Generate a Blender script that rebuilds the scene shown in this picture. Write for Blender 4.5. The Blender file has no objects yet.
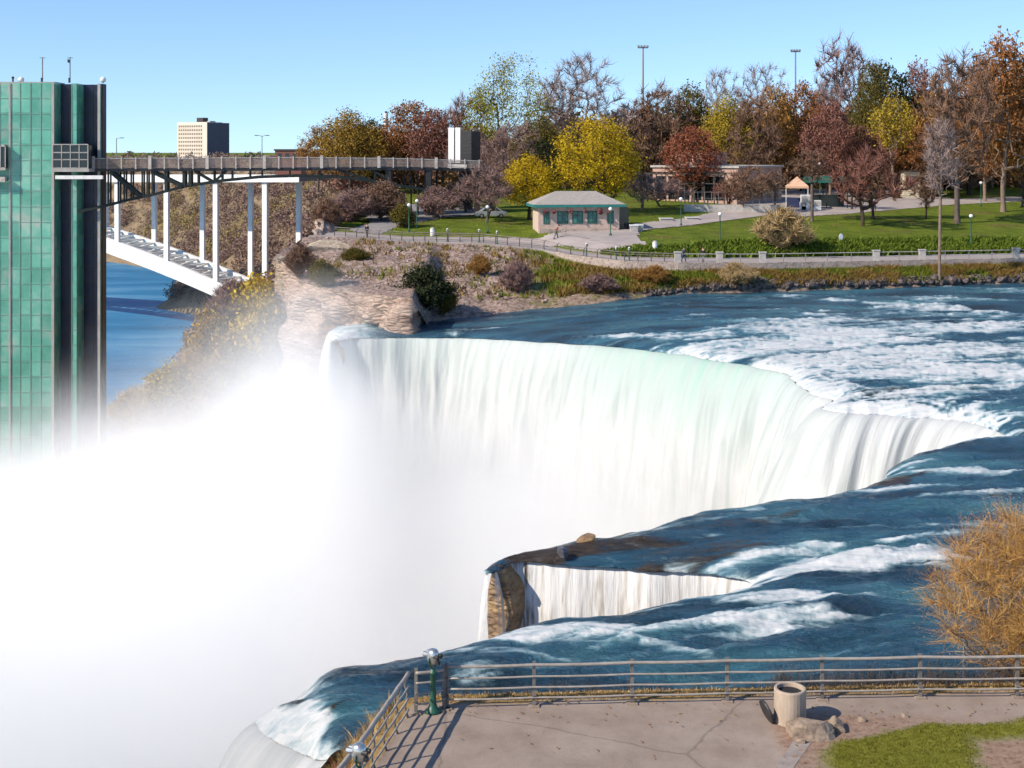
import bpy, bmesh, math, random
import numpy as np
from mathutils import Vector, Matrix
from mathutils.kdtree import KDTree

random.seed(7)
RNG = np.random.default_rng(11)
SC = bpy.context.scene
COL = SC.collection

# ---------------------------------------------------------------- camera, sky, sun, exposure
F = 1300.0          # focal length in picture widths of 1024
HY = 150.0          # height of the horizon in the frame
W_, H_ = 1024, 768
cam_d = bpy.data.cameras.new("camera")
cam = bpy.data.objects.new("camera", cam_d)
COL.objects.link(cam)
cam.location = (0, 0, 0)
cam.rotation_euler = (math.radians(90), 0, 0)
cam_d.sensor_width = 36.0
cam_d.lens = F / W_ * 36.0
cam_d.shift_y = -(H_ / 2 - HY) / W_
cam_d.clip_start = 0.5
cam_d.clip_end = 20000
SC.camera = cam

SUN_EL, SUN_AZ = 36.0, 242.0        # azimuth clockwise from +Y
world = bpy.data.worlds.new("World")
SC.world = world
world.use_nodes = True
wn, wl = world.node_tree.nodes, world.node_tree.links
bg = wn["Background"]
sky = wn.new("ShaderNodeTexSky")
sky.sky_type = 'NISHITA'
sky.sun_disc = False
sky.sun_elevation = math.radians(SUN_EL)
sky.sun_rotation = math.radians(SUN_AZ)
sky.altitude = 200
sky.air_density = 1.0
sky.dust_density = 0.0
sky.ozone_density = 4.0
wtc = wn.new("ShaderNodeTexCoord"); wmp = wn.new("ShaderNodeMapping")
wmp.inputs['Location'].default_value = (0, 0, 0.07); wmp.inputs['Scale'].default_value = (1, 1, 1.0)
wl.new(wtc.outputs['Generated'], wmp.inputs[0]); wl.new(wmp.outputs[0], sky.inputs[0])
wmx = wn.new("ShaderNodeMixRGB"); wmx.blend_type = 'MULTIPLY'; wmx.inputs[0].default_value = 1; wmx.inputs[2].default_value = (0.97, 1.0, 1.05, 1)
wl.new(sky.outputs[0], wmx.inputs[1]); wl.new(wmx.outputs[0], bg.inputs[0])
bg.inputs[1].default_value = 0.125

sl = bpy.data.lights.new("sun", 'SUN')
sl.energy = 4.1
sl.angle = math.radians(0.5)
sl.color = (1.0, 0.89, 0.74)
sun = bpy.data.objects.new("sun", sl)
COL.objects.link(sun)
_az, _el = math.radians(SUN_AZ), math.radians(SUN_EL)
SUNDIR = Vector((math.sin(_az) * math.cos(_el), math.cos(_az) * math.cos(_el), math.sin(_el)))
sun.rotation_euler = SUNDIR.to_track_quat('Z', 'Y').to_euler()
sun.location = (-60, -20, 60)

SC.view_settings.view_transform = 'Standard'
SC.view_settings.look = 'None'
SC.view_settings.exposure = 0.55
SC.view_settings.gamma = 1.0
SC.view_settings.use_curve_mapping = False
SC.render.engine = 'CYCLES'
cy = SC.cycles
cy.use_denoising = True
cy.use_adaptive_sampling = True
cy.adaptive_threshold = 0.03
cy.max_bounces = 14
cy.diffuse_bounces = 3
cy.glossy_bounces = 2
cy.transmission_bounces = 3
cy.transparent_max_bounces = 8
cy.volume_bounces = 14
cy.volume_step_rate = 1.0
cy.volume_max_steps = 128
cy.caustics_reflective = False
cy.caustics_refractive = False
SC.render.film_transparent = False

# ---------------------------------------------------------------- helpers
def P(px, py, Y):
    """the point at depth Y that the photograph shows at (px, py)"""
    return Vector(((px - 512.0) / F * Y, Y, (HY - py) / F * Y))

def _h(ix, iy, iz, seed):
    n = (ix.astype(np.int64) * 374761393 + iy.astype(np.int64) * 668265263 + iz.astype(np.int64) * 2147483647 + seed * 1274126177) & 0xffffffff
    n = ((n ^ (n >> 13)) * 1274126177) & 0xffffffff
    n = ((n ^ (n >> 16)) * 2246822519) & 0xffffffff
    n = n ^ (n >> 15)
    return (n & 0xffffff) / float(0xffffff)

def vnoise(x, y, z=None, seed=0):
    """value noise 0..1"""
    x = np.asarray(x, float); y = np.asarray(y, float)
    x, y = np.broadcast_arrays(x, y)
    z = np.zeros_like(x) if z is None else np.broadcast_to(np.asarray(z, float), x.shape)
    ix, iy, iz = np.floor(x), np.floor(y), np.floor(z)
    fx, fy, fz = x - ix, y - iy, z - iz
    fx, fy, fz = [t * t * (3 - 2 * t) for t in (fx, fy, fz)]
    def L(a, b, t): return a + (b - a) * t
    r = []
    for dz in (0, 1):
        a = L(_h(ix, iy, iz + dz, seed), _h(ix + 1, iy, iz + dz, seed), fx)
        b = L(_h(ix, iy + 1, iz + dz, seed), _h(ix + 1, iy + 1, iz + dz, seed), fx)
        r.append(L(a, b, fy))
    return L(r[0], r[1], fz)

def fbm(x, y, z=None, oct=4, seed=0, gain=0.5):
    s, a, t = 0.0, 1.0, 0.0
    x = np.asarray(x, float); y = np.asarray(y, float)
    for k in range(oct):
        f = 2.0 ** k
        s = s + a * vnoise(x * f + 17.3 * k, y * f - 9.1 * k, None if z is None else np.asarray(z) * f, seed + k)
        t += a; a *= gain
    return s / t

def sstep(a, b, x):
    t = np.clip((np.asarray(x, float) - a) / (b - a), 0, 1)
    return t * t * (3 - 2 * t)

class MB:
    """collects simple solids, then links them as one mesh object"""
    def __init__(self): self.v = []; self.f = []; self.m = []
    def add(self, vs, fs, mi=0):
        n = len(self.v)
        self.v += [tuple(p) for p in vs]
        for f in fs: self.f.append(tuple(i + n for i in f)); self.m.append(mi)
        return self
    def box(self, a, b, mi=0, rz=0.0, c=None, mat=None):
        x0, y0, z0 = a; x1, y1, z1 = b
        vs = [(x0,y0,z0),(x1,y0,z0),(x1,y1,z0),(x0,y1,z0),(x0,y0,z1),(x1,y0,z1),(x1,y1,z1),(x0,y1,z1)]
        if mat is not None: vs = [mat @ Vector(p) for p in vs]
        return self.add(vs, [(0,3,2,1),(4,5,6,7),(0,1,5,4),(1,2,6,5),(2,3,7,6),(3,0,4,7)], mi)
    def beam(self, p, q, w, h=None, mi=0):
        """a bar of rectangular section from p to q"""
        p, q = Vector(p), Vector(q); h = w if h is None else h
        d = (q - p).normalized()
        up = Vector((0,0,1)) if abs(d.z) < 0.95 else Vector((0,1,0))
        s = d.cross(up).normalized() * w / 2; u = s.cross(d).normalized() * h / 2
        vs = [p-s-u, p+s-u, p+s+u, p-s+u, q-s-u, q+s-u, q+s+u, q-s+u]
        return self.add(vs, [(0,1,2,3),(7,6,5,4),(0,4,5,1),(1,5,6,2),(2,6,7,3),(3,7,4,0)], mi)
    def tube(self, pts, rad, n=8, mi=0, cap=True):
        pts = [Vector(p) for p in pts]
        rad = [rad] * len(pts) if not hasattr(rad, '__len__') else rad
        rings = []
        ref = None
        for i, p in enumerate(pts):
            d = (pts[min(i+1, len(pts)-1)] - pts[max(i-1, 0)]).normalized()
            if ref is None:
                ref = Vector((0,0,1)) if abs(d.z) < 0.9 else Vector((1,0,0))
            s = d.cross(ref)
            if s.length < 1e-4: s = d.cross(Vector((0.3,1,0.2)))
            s.normalize(); u = s.cross(d).normalized(); ref = u
            rings.append([p + (s * math.cos(2*math.pi*k/n) + u * math.sin(2*math.pi*k/n)) * rad[i] for k in range(n)])
        vs = [q for r in rings for q in r]; fs = []
        for i in range(len(rings)-1):
            for k in range(n):
                a, b = i*n+k, i*n+(k+1)%n
                fs.append((a, b, b+n, a+n))
        if cap:
            fs.append(tuple(range(n-1,-1,-1))); fs.append(tuple(range(len(vs)-n, len(vs))))
        return self.add(vs, fs, mi)
    def lathe(self, c, prof, n=16, mi=0, mat=None):
        """prof: list of (radius, z)"""
        c = Vector(c); vs = []; fs = []
        for r, z in prof:
            for k in range(n):
                a = 2*math.pi*k/n
                q = Vector((r*math.cos(a), r*math.sin(a), z))
                vs.append((mat @ q if mat is not None else q) + c)
        for i in range(len(prof)-1):
            for k in range(n):
                a, b = i*n+k, i*n+(k+1)%n
                fs.append((a, b, b+n, a+n))
        fs.append(tuple(range(n-1,-1,-1))); fs.append(tuple(range(len(vs)-n, len(vs))))
        return self.add(vs, fs, mi)
    def prism(self, poly, z0, z1, mi=0):
        n = len(poly)
        vs = [(x,y,z0) for x,y in poly] + [(x,y,z1) for x,y in poly]
        fs = [tuple(range(n-1,-1,-1)), tuple(range(n,2*n))] + [(i,(i+1)%n,(i+1)%n+n,i+n) for i in range(n)]
        return self.add(vs, fs, mi)
    def build(self, name, mats, parent=None, smooth=False, loc=None):
        me = bpy.data.meshes.new(name)
        v = self.v
        if loc is not None:
            l = Vector(loc); v = [tuple(Vector(p) - l) for p in v]
        me.from_pydata(v, [], self.f)
        mats = mats if isinstance(mats, (list, tuple)) else [mats]
        for m in mats: me.materials.append(m)
        if len(mats) > 1: me.polygons.foreach_set('material_index', self.m)
        if smooth: me.polygons.foreach_set('use_smooth', [True]*len(me.polygons))
        me.update()
        o = bpy.data.objects.new(name, me); COL.objects.link(o)
        if parent is not None: o.parent = parent
        if loc is not None: o.location = loc
        return o

def mesh_np(name, V, Q, mat, parent=None, smooth=True, attrs=None):
    """mesh from numpy arrays (V n*3, Q m*k)"""
    V = np.asarray(V, np.float32); Q = np.asarray(Q, np.int32)
    me = bpy.data.meshes.new(name)
    k = Q.shape[1]
    me.vertices.add(len(V)); me.vertices.foreach_set('co', V.ravel())
    me.loops.add(Q.size); me.loops.foreach_set('vertex_index', Q.ravel())
    me.polygons.add(len(Q))
    me.polygons.foreach_set('loop_start', np.arange(0, Q.size, k, dtype=np.int32))
    me.polygons.foreach_set('loop_total', np.full(len(Q), k, np.int32))
    if smooth: me.polygons.foreach_set('use_smooth', np.ones(len(Q), bool))
    for an, av in (attrs or {}).items():
        av = np.asarray(av, np.float32)
        if av.ndim == 1:
            at = me.attributes.new(an, 'FLOAT', 'POINT'); at.data.foreach_set('value', av)
        else:
            at = me.attributes.new(an, 'FLOAT_COLOR', 'POINT')
            at.data.foreach_set('color', np.c_[av, np.ones(len(av))].astype(np.float32).ravel())
    for m in (mat if isinstance(mat, (list, tuple)) else [mat]): me.materials.append(m)
    me.update(calc_edges=True); me.validate()
    o = bpy.data.objects.new(name, me); COL.objects.link(o)
    if parent is not None: o.parent = parent
    return o

def grid_quads(nr, nc):
    i = np.arange(nr-1)[:, None] * nc + np.arange(nc-1)[None, :]
    return np.stack([i, i+1, i+nc+1, i+nc], -1).reshape(-1, 4)

def tag(o, label=None, cat=None, group=None, kind=None):
    if label: o['label'] = label
    if cat: o['category'] = cat
    if group: o['group'] = group
    if kind: o['kind'] = kind
    return o

def empty(name, loc=(0,0,0), rz=0.0, label=None, cat=None, group=None):
    o = bpy.data.objects.new(name, None); COL.objects.link(o)
    o.location = loc; o.rotation_euler = (0,0,rz); o.empty_display_size = 0.3
    return tag(o, label, cat, group)

def copy_tree(o, parent=None):
    c = o.copy(); COL.objects.link(c)
    if parent is not None: c.parent = parent
    for ch in list(o.children): copy_tree(ch, c)
    return c

# ---------------------------------------------------------------- materials
def new_mat(name):
    m = bpy.data.materials.new(name); m.use_nodes = True
    nt = m.node_tree; b = nt.nodes["Principled BSDF"]
    return m, nt, b

def nd(nt, t, **kw):
    n = nt.nodes.new(t)
    for k, v in kw.items():
        if k.startswith('i_'):
            key = k[2:]
            n.inputs[int(key) if key.isdigit() else key.replace('_', ' ')].default_value = v
        else: setattr(n, k, v)
    return n

def ramp(nt, fac, stops):
    r = nt.nodes.new("ShaderNodeValToRGB"); e = r.color_ramp.elements
    while len(e) < len(stops): e.new(0.5)
    for k, (p, c) in enumerate(stops):
        e[k].position = p; e[k].color = (c[0], c[1], c[2], 1)
    nt.links.new(fac, r.inputs[0]); return r

def simple(name, c1, c2=None, rough=0.6, scale=3.0, metal=0.0, bump=0.0, bscale=None, detail=5, stretch=(1,1,1), spec=0.5, lo=0.35, hi=0.65):
    """two tones mixed by noise over the object, with a bump"""
    m, nt, b = new_mat(name)
    b.inputs['Roughness'].default_value = rough; b.inputs['Metallic'].default_value = metal
    b.inputs['Specular IOR Level'].default_value = spec
    tc = nd(nt, "ShaderNodeTexCoord"); mp = nd(nt, "ShaderNodeMapping"); mp.inputs['Scale'].default_value = stretch
    nt.links.new(tc.outputs['Object'], mp.inputs[0])
    n = nd(nt, "ShaderNodeTexNoise", i_Scale=scale, i_Detail=detail, i_Roughness=0.62)
    nt.links.new(mp.outputs[0], n.inputs['Vector'])
    r = ramp(nt, n.outputs['Fac'], [(lo, c1), (hi, c2 or [x*0.8 for x in c1])])
    nt.links.new(r.outputs[0], b.inputs['Base Color'])
    if bump:
        n2 = nd(nt, "ShaderNodeTexNoise", i_Scale=bscale or scale*4, i_Detail=4)
        nt.links.new(mp.outputs[0], n2.inputs['Vector'])
        bp = nd(nt, "ShaderNodeBump", i_Strength=bump, i_Distance=0.05)
        nt.links.new(n2.outputs['Fac'], bp.inputs['Height']); nt.links.new(bp.outputs[0], b.inputs['Normal'])
    return m
# ================================================================ RIVER, FALLS
def zw(X, Y):
    """mean level of the upper river"""
    X = np.asarray(X, float); Y = np.asarray(Y, float)
    return -15.4 - 1.7 * sstep(20, -10, X) * sstep(78, 105, Y) - 0.35 * sstep(62, 42, Y) * sstep(14, 0, X)

def G(px, py):
    """where the photograph's (px, py) meets the river"""
    z = -15.5
    for _ in range(25):
        Y = -z * F / (py - HY); X = (px - 512) / F * Y
        z = 0.5 * z + 0.5 * float(zw(X, Y))
    return (X, Y)

LIP_PX = [(330,337),(345,335),(360,333),(400,333),(450,333),(500,335),(550,338),(600,341),(650,345),(690,350),(720,355),(750,360),(777,366),(800,377),(823,391),(838,404),(870,405),
          (909,406),(940,409),(966,413),(990,418),(1008,424),(1010,428),(990,431),(960,436),(934,441),(910,451),(895,459),(890,467),(885,474),(860,481),(830,487),(800,492),
          (767,496),(733,500),(700,504),(665,513),(636,524),(611,527),(586,529),(565,533),(542,538),(520,543),(504,548),(493,553),(486,560),
          (493,560),(503,555),(520,551),(540,552),(560,554),(590,556),(624,558),(655,560),(683,561),(712,563),(740,566),(752,572),(745,580),(718,589),(700,591),(683,592),(660,594),(636,596),
          (618,600),(600,605),(570,607),(539,611),(520,617),(504,621),(483,629),(460,635),(445,638),(424,644),(396,650),(375,652),(355,653),(335,657),(317,662),(303,670),(289,678),(270,684),(252,692),(262,704),(290,718),(325,738)]
LIP_PX = [None,None,None]+LIP_PX
_lw = [(-17.6,125.6),(-17.0,124.0),(-16.2,122.4)]+[G(*p) for p in LIP_PX[3:]]
I_TIP = next(i for i, p in enumerate(LIP_PX) if p == (486,560))
I_FRONT = next(i for i, p in enumerate(LIP_PX) if p == (483,629))
I_NOTCH_END = next(i for i, p in enumerate(LIP_PX) if p == (752,572))
I_FAR_END = next(i for i, p in enumerate(LIP_PX) if p == (1010,428))

def catmull(pts, step=0.12):
    pts = np.array(pts, float); out = []; own = []
    for i in range(len(pts)-1):
        p0, p1, p2, p3 = pts[max(i-1,0)], pts[i], pts[i+1], pts[min(i+2,len(pts)-1)]
        n = max(2, int(np.linalg.norm(p2-p1)/step))
        t = np.linspace(0,1,n,endpoint=False)[:,None]
        c = 0.5*((2*p1)+(-p0+p2)*t+(2*p0-5*p1+4*p2-p3)*t*t+(-p0+3*p1-3*p2+p3)*t**3)
        lin = p1+(p2-p1)*t
        out.append(0.5*c+0.5*lin); own.append(i+t[:,0])
    out.append(pts[-1:]); own.append(np.array([len(pts)-1.0]))
    return np.vstack(out), np.concatenate(own)
LIP, LIPI = catmull(_lw)
_d = np.gradient(LIP, axis=0); _d /= np.linalg.norm(_d,axis=1)[:,None]+1e-9
for _ in range(45): _d[1:-1] = (_d[:-2]+_d[1:-1]*2+_d[2:])/4
_d /= np.linalg.norm(_d,axis=1)[:,None]+1e-9
_s = np.r_[0, np.cumsum(np.linalg.norm(np.diff(LIP,axis=0),axis=1))]
LIPN = np.c_[_d[:,1], -_d[:,0]]            # points out over the gorge
_lq = 512+F*LIP[:,0]/LIP[:,1]
LIP = LIP + LIPN*((fbm(_s*0.45, _s*0, seed=5, oct=4)-0.5)*np.where((LIP[:,1]>74)&(LIP[:,1]<97),np.interp(_lq,[740,830,980,1010],[1,3.2,2.6,0.5]),1.0)*0.9)[:,None]

WPOLY = np.vstack([LIP, [(-4.6,34.6),(-3.2,33.2),(30,33),(98,150),(60,156),(0,140),(-12,130)]])

def inside(poly, X, Y):
    r = np.zeros(X.shape, bool); n = len(poly); j = n-1
    for i in range(n):
        x0,y0 = poly[i]; x1,y1 = poly[j]
        if y0 != y1:
            c = ((y0 > Y) != (y1 > Y)) & (X < (x1-x0)*(Y-y0)/(y1-y0)+x0)
            r ^= c
        j = i
    return r

def near_lip(X, Y):
    kd = KDTree(len(LIP))
    for i, p in enumerate(LIP): kd.insert((p[0],p[1],0), i)
    kd.balance()
    d = np.empty(X.size); k = np.empty(X.size, int)
    for i,(x,y) in enumerate(zip(X.ravel(), Y.ravel())):
        _, k[i], d[i] = kd.find((x,y,0))
    return d.reshape(X.shape), k.reshape(X.shape)

# foam streaks: two ends and half width in the picture, strength
FOAM = [(700,332,860,318,3,.7),(760,340,900,326,6,.8),(900,352,1030,346,5,.75),(640,530,720,520,1.5,.5),(800,535,900,528,1.5,.5),(930,331,1030,323,5,.8),(880,396,1000,391,3.5,.7),(700,320,800,322,2,.5),(960,440,1030,436,2,.6),(940,500,1030,492,2,.5),(560,612,700,604,2,.5),(820,655,930,650,1.5,.35),(270,695,330,712,7,.9),(640,336,742,338,4,.9),(790,346,905,334,14,1.0),(820,371,945,360,15,1.0),(925,366,1030,381,11,1.0),(850,350,965,354,14,1.0),(880,341,925,343,8,.9),
 (865,303,965,311,4,.8),(850,312,1030,318,3.5,.5),(985,289,1040,292,3,.6),(890,324,925,328,7,.8),(655,306,705,304,2,.35),(700,298,790,300,2,.3),(880,298,1000,301,2.5,.5),
 (900,470,1024,473,3,.8),(845,488,936,485,2.5,.75),(740,509,770,509,3,.75),(765,521,845,524,2,.4),(888,466,925,462,3,.7),(640,520,668,518,1.5,.5),
 (760,572,905,562,6,1.0),(720,560,828,549,3.5,.75),(705,586,762,580,6,1.0),(905,556,975,562,6,.9),(920,568,985,571,3,.8),(905,543,950,540,4,.6),(890,530,1024,524,2.5,.5),
 (720,600,846,597,6,.85),(715,629,852,616,5,.9),(500,638,648,636,8,.9),(560,630,640,645,7,.85),(648,634,762,621,4.5,.8),(690,598,762,602,4,.7),(455,652,560,660,4,.5),(640,545,700,548,1.2,.3),
 (448,678,505,672,6,.7),(600,660,760,650,2,.25),(860,640,1000,650,2,.2),(640,540,760,533,1.2,.25),
 (760,355,830,366,8,.9),(800,380,835,398,5,.9),(720,350,790,358,3,.5),(440,331,470,330,1.5,.4),(845,410,1000,424,3,.95),(950,430,1005,428,2.5,.7),
 (262,690,290,683,6,.9),(290,700,330,700,7,.8),(300,716,335,715,8,1.0),(575,531,640,522,1.2,.35),(690,507,760,499,1.2,.3)]
ROCK = [(520,549,690,541,3,.6),(600,538,760,520,3,.35),(640,553,760,543,3,.4),(500,556,560,550,2.5,.7),(700,530,800,516,2,.35),(588,566,720,556,4,.8),(500,549,590,545,4,.7),(728,571,755,570,4,.8),(868,482,906,476,4,.9),(836,396,925,392,5,.8),(690,553,775,546,3,.5),(925,567,985,563,2,.7),(985,340,1024,345,4,.3),
 (278,692,312,699,4,1.1),(298,716,335,708,4,1.1),(330,662,400,655,3,.7),(795,361,822,363,4,.5),(330,660,420,652,3,.5),(880,462,900,456,3,.8),(545,540,640,528,3,.5),(750,355,780,364,3,.3)]

def seg_field(feats, X, Y, warp):
    out = np.zeros(X.shape)
    for x0,y0,x1,y1,w,s in feats:
        a, b = np.array(G(x0,y0)), np.array(G(x1,y1))
        Ym = (a[1]+b[1])/2
        wm = w*Ym*Ym/(F*15.6)                         # half width across, metres on the water
        ab = b-a; L = np.linalg.norm(ab)+1e-6; u = ab/L
        dx, dy = X-a[0], Y-a[1]
        t = dx*u[0]+dy*u[1]; c = -dx*u[1]+dy*u[0]
        e = np.maximum(np.maximum(-t, t-L),0)
        tp = np.clip(t/L,0,1)*2-1
        d = np.sqrt((c/(wm*(1.12-0.75*tp*tp)))**2+(e/(wm*2.5))**2)+warp*1.15+0.25*tp*tp
        taper = 1.0
        out = np.maximum(out, s*np.clip(1.38-d*0.75,0,1.1)*taper)
    return out

NC, NR = 720, 470
aa = np.linspace(-0.30, 0.56, NC)
qq = np.linspace(1/153.0, 1/32.5, NR)
A_, Q_ = np.meshgrid(aa, qq)
Y_ = 1/Q_; X_ = A_*Y_
ins = inside(WPOLY, X_, Y_)
dl, kl = near_lip(X_, Y_)
cell = np.maximum(0.86/NC*Y_, Y_*Y_*(qq[1]-qq[0]))*1.5
snap = (~ins) & (dl < cell*1.3)
Xs = np.where(snap, LIP[kl,0], X_); Ys = np.where(snap, LIP[kl,1], Y_)
din = np.where(ins, dl, 0.0)
fx, fy = -0.96, -0.28                                   # the current runs to the left and a little nearer
U = Xs*fx+Ys*fy; V = -Xs*fy+Ys*fx
warp = (fbm(U*0.16, V*0.75, seed=3, oct=6, gain=0.6)-0.5)*3.4
foam = seg_field(FOAM, Xs, Ys, warp)
rock = seg_field(ROCK, Xs, Ys, warp*0.8)
st = fbm(U*0.5, V*2.6, seed=21, oct=5)
st2 = fbm(U*0.16, V*0.7, seed=33, oct=4)
st3 = fbm(U*0.9,V*5.0,seed=22,oct=5,gain=0.6)
foam = np.clip(foam*(0.75*st+1.55*(st3-0.10)) + 0.7*np.clip(st2-0.56,0,1)*np.clip(st3-0.42,0,1)*7, 0, 1)
pxw = 512+F*Xs/Ys; pyw = HY-F*zw(Xs,Ys)/Ys*-1
foam = np.clip(foam + 0.8*np.exp(-din/0.5)*sstep(0.40,0.62,fbm(U*0.5,V*0.5,seed=8))*np.where(Ys<90,1.0,0.25) + 1.1*np.exp(-din/1.1)*(0.35+st3)*sstep(735,800,pxw)*(Ys>76) + 1.9*np.exp(-din/2.6)*sstep(0.36,0.62,0.5*st+0.5*st3)*sstep(790,830,pxw)*(Ys>74) + 1.2*np.exp(-din/0.9)*(0.3+st3)*sstep(345,300,pxw)*(Ys<45) + 0.9*sstep(400,350,pxw)*(Ys>105)*(0.4+st3), 0, 1)
lipdamp = 1-np.exp(-din/1.6)
wave = (fbm(U*0.30,V*0.95,seed=40,oct=6,gain=0.55)-0.5)*lipdamp
ridge = 1-np.abs(fbm(U*0.12,V*0.33,seed=50,oct=3)-0.5)*4
amp = 0.55*sstep(150,60,Ys)+0.35
Z_ = zw(Xs,Ys) + wave*amp*0.95 + 0.16*np.clip(ridge,0,1)*amp*lipdamp + foam*0.16*(st3+0.2)*lipdamp + rock*0.12*lipdamp - 0.45*np.exp(-din/0.7)*(ins|snap)
Z_ = Z_ - 0.45*np.exp(-din/1.5)*sstep(345,300,pxw)*(Ys<46) - 0.2*np.exp(-din/1.5)*sstep(760,860,pxw)*(Ys>70)
shal = np.exp(-din/1.6)
keepv = ins | snap
Qd = grid_quads(NR, NC)
kq = keepv.ravel()[Qd].all(1)
# no cell may bridge the gorge: drop long cells
Vv = np.c_[Xs.ravel(), Ys.ravel(), Z_.ravel()]
Qd = Qd[kq]
def compact(V, Q, *att):
    u, inv = np.unique(Q.ravel(), return_inverse=True)
    return (V[u], inv.reshape(Q.shape)) + tuple(a.ravel()[u] for a in att)
Vw, Qw, foam_a, rock_a, shal_a = compact(Vv, Qd, foam, rock, shal)
# lip level for the falls: sample the water edge
_lpx = 512+F*LIP[:,0]/LIP[:,1]
LIPZ = zw(LIP[:,0],LIP[:,1]) - 0.45 - 0.45*sstep(345,300,_lpx)*(LIP[:,1]<46) - 0.2*sstep(760,860,_lpx)*(LIP[:,1]>70)

def water_mat():
    m, nt, b = new_mat("river_water"); L = nt.links.new
    af = nd(nt,"ShaderNodeAttribute",attribute_name="foam"); ar = nd(nt,"ShaderNodeAttribute",attribute_name="rock"); ash = nd(nt,"ShaderNodeAttribute",attribute_name="shallow")
    tc = nd(nt,"ShaderNodeTexCoord"); mp = nd(nt,"ShaderNodeMapping"); mp.inputs['Rotation'].default_value=(0,0,math.radians(-16)); mp.inputs['Scale'].default_value=(0.35,1.1,1)
    L(tc.outputs['Object'],mp.inputs[0])
    n1 = nd(nt,"ShaderNodeTexNoise",i_Scale=2.2,i_Detail=8,i_Roughness=0.7,i_Distortion=0.6); L(mp.outputs[0],n1.inputs['Vector'])
    n2 = nd(nt,"ShaderNodeTexNoise",i_Scale=0.35,i_Detail=4); L(mp.outputs[0],n2.inputs['Vector'])
    deep = ramp(nt,n2.outputs['Fac'],[(0.32,(0.012,0.035,0.058)),(0.5,(0.026,0.090,0.145)),(0.68,(0.06,0.18,0.225))])
    # foam: sharp threshold broken by fine noise
    mul = nd(nt,"ShaderNodeMath",operation='MULTIPLY_ADD'); L(n1.outputs['Fac'],mul.inputs[0]); mul.inputs[1].default_value=1.5; mul.inputs[2].default_value=-0.76
    ad = nd(nt,"ShaderNodeMath",operation='ADD'); L(af.outputs['Fac'],ad.inputs[0]); L(mul.outputs[0],ad.inputs[1])
    fm = nd(nt,"ShaderNodeMapRange",interpolation_type='SMOOTHSTEP'); fm.inputs['From Min'].default_value=0.12; fm.inputs['From Max'].default_value=1.15; L(ad.outputs[0],fm.inputs['Value'])
    rm = nd(nt,"ShaderNodeMath",operation='ADD'); L(ar.outputs['Fac'],rm.inputs[0]); L(mul.outputs[0],rm.inputs[1])
    rr = nd(nt,"ShaderNodeMapRange",interpolation_type='SMOOTHSTEP'); rr.inputs['From Min'].default_value=0.2; rr.inputs['From Max'].default_value=0.7; L(rm.outputs[0],rr.inputs['Value'])
    rc = ramp(nt,n1.outputs['Fac'],[(0.35,(0.018,0.013,0.010)),(0.65,(0.075,0.055,0.04))])
    m1 = nd(nt,"ShaderNodeMixRGB"); L(rr.outputs[0],m1.inputs[0]); L(deep.outputs[0],m1.inputs[1]); L(rc.outputs[0],m1.inputs[2])
    fc = ramp(nt,fm.outputs[0],[(0.0,(0.10,0.26,0.30)),(0.45,(0.40,0.55,0.58)),(1.0,(0.62,0.62,0.61))])
    m2 = nd(nt,"ShaderNodeMixRGB"); L(fm.outputs[0],m2.inputs[0]); L(m1.outputs[0],m2.inputs[1]); L(fc.outputs[0],m2.inputs[2])
    L(m2.outputs[0],b.inputs['Base Color'])
    rg = nd(nt,"ShaderNodeMapRange"); rg.inputs['To Min'].default_value=0.22; rg.inputs['To Max'].default_value=0.75; L(fm.outputs[0],rg.inputs['Value']); L(rg.outputs[0],b.inputs['Roughness'])
    b.inputs['IOR'].default_value=1.33
    n3 = nd(nt,"ShaderNodeTexNoise",i_Scale=3.2,i_Detail=8,i_Roughness=0.68,i_Distortion=0.8); L(mp.outputs[0],n3.inputs['Vector'])
    bp = nd(nt,"ShaderNodeBump",i_Strength=0.9,i_Distance=0.32); L(n3.outputs['Fac'],bp.inputs['Height']); L(bp.outputs[0],b.inputs['Normal'])
    bs=nd(nt,"ShaderNodeMapRange"); bs.inputs['To Min'].default_value=1.0; bs.inputs['To Max'].default_value=0.22; L(fm.outputs[0],bs.inputs['Value']); L(bs.outputs[0],bp.inputs['Strength'])
    return m
M_WATER = water_mat()
riv = mesh_np("river", Vw, Qw, M_WATER, attrs={"foam":foam_a,"rock":rock_a,"shallow":shal_a})
tag(riv, kind='structure')

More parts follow.
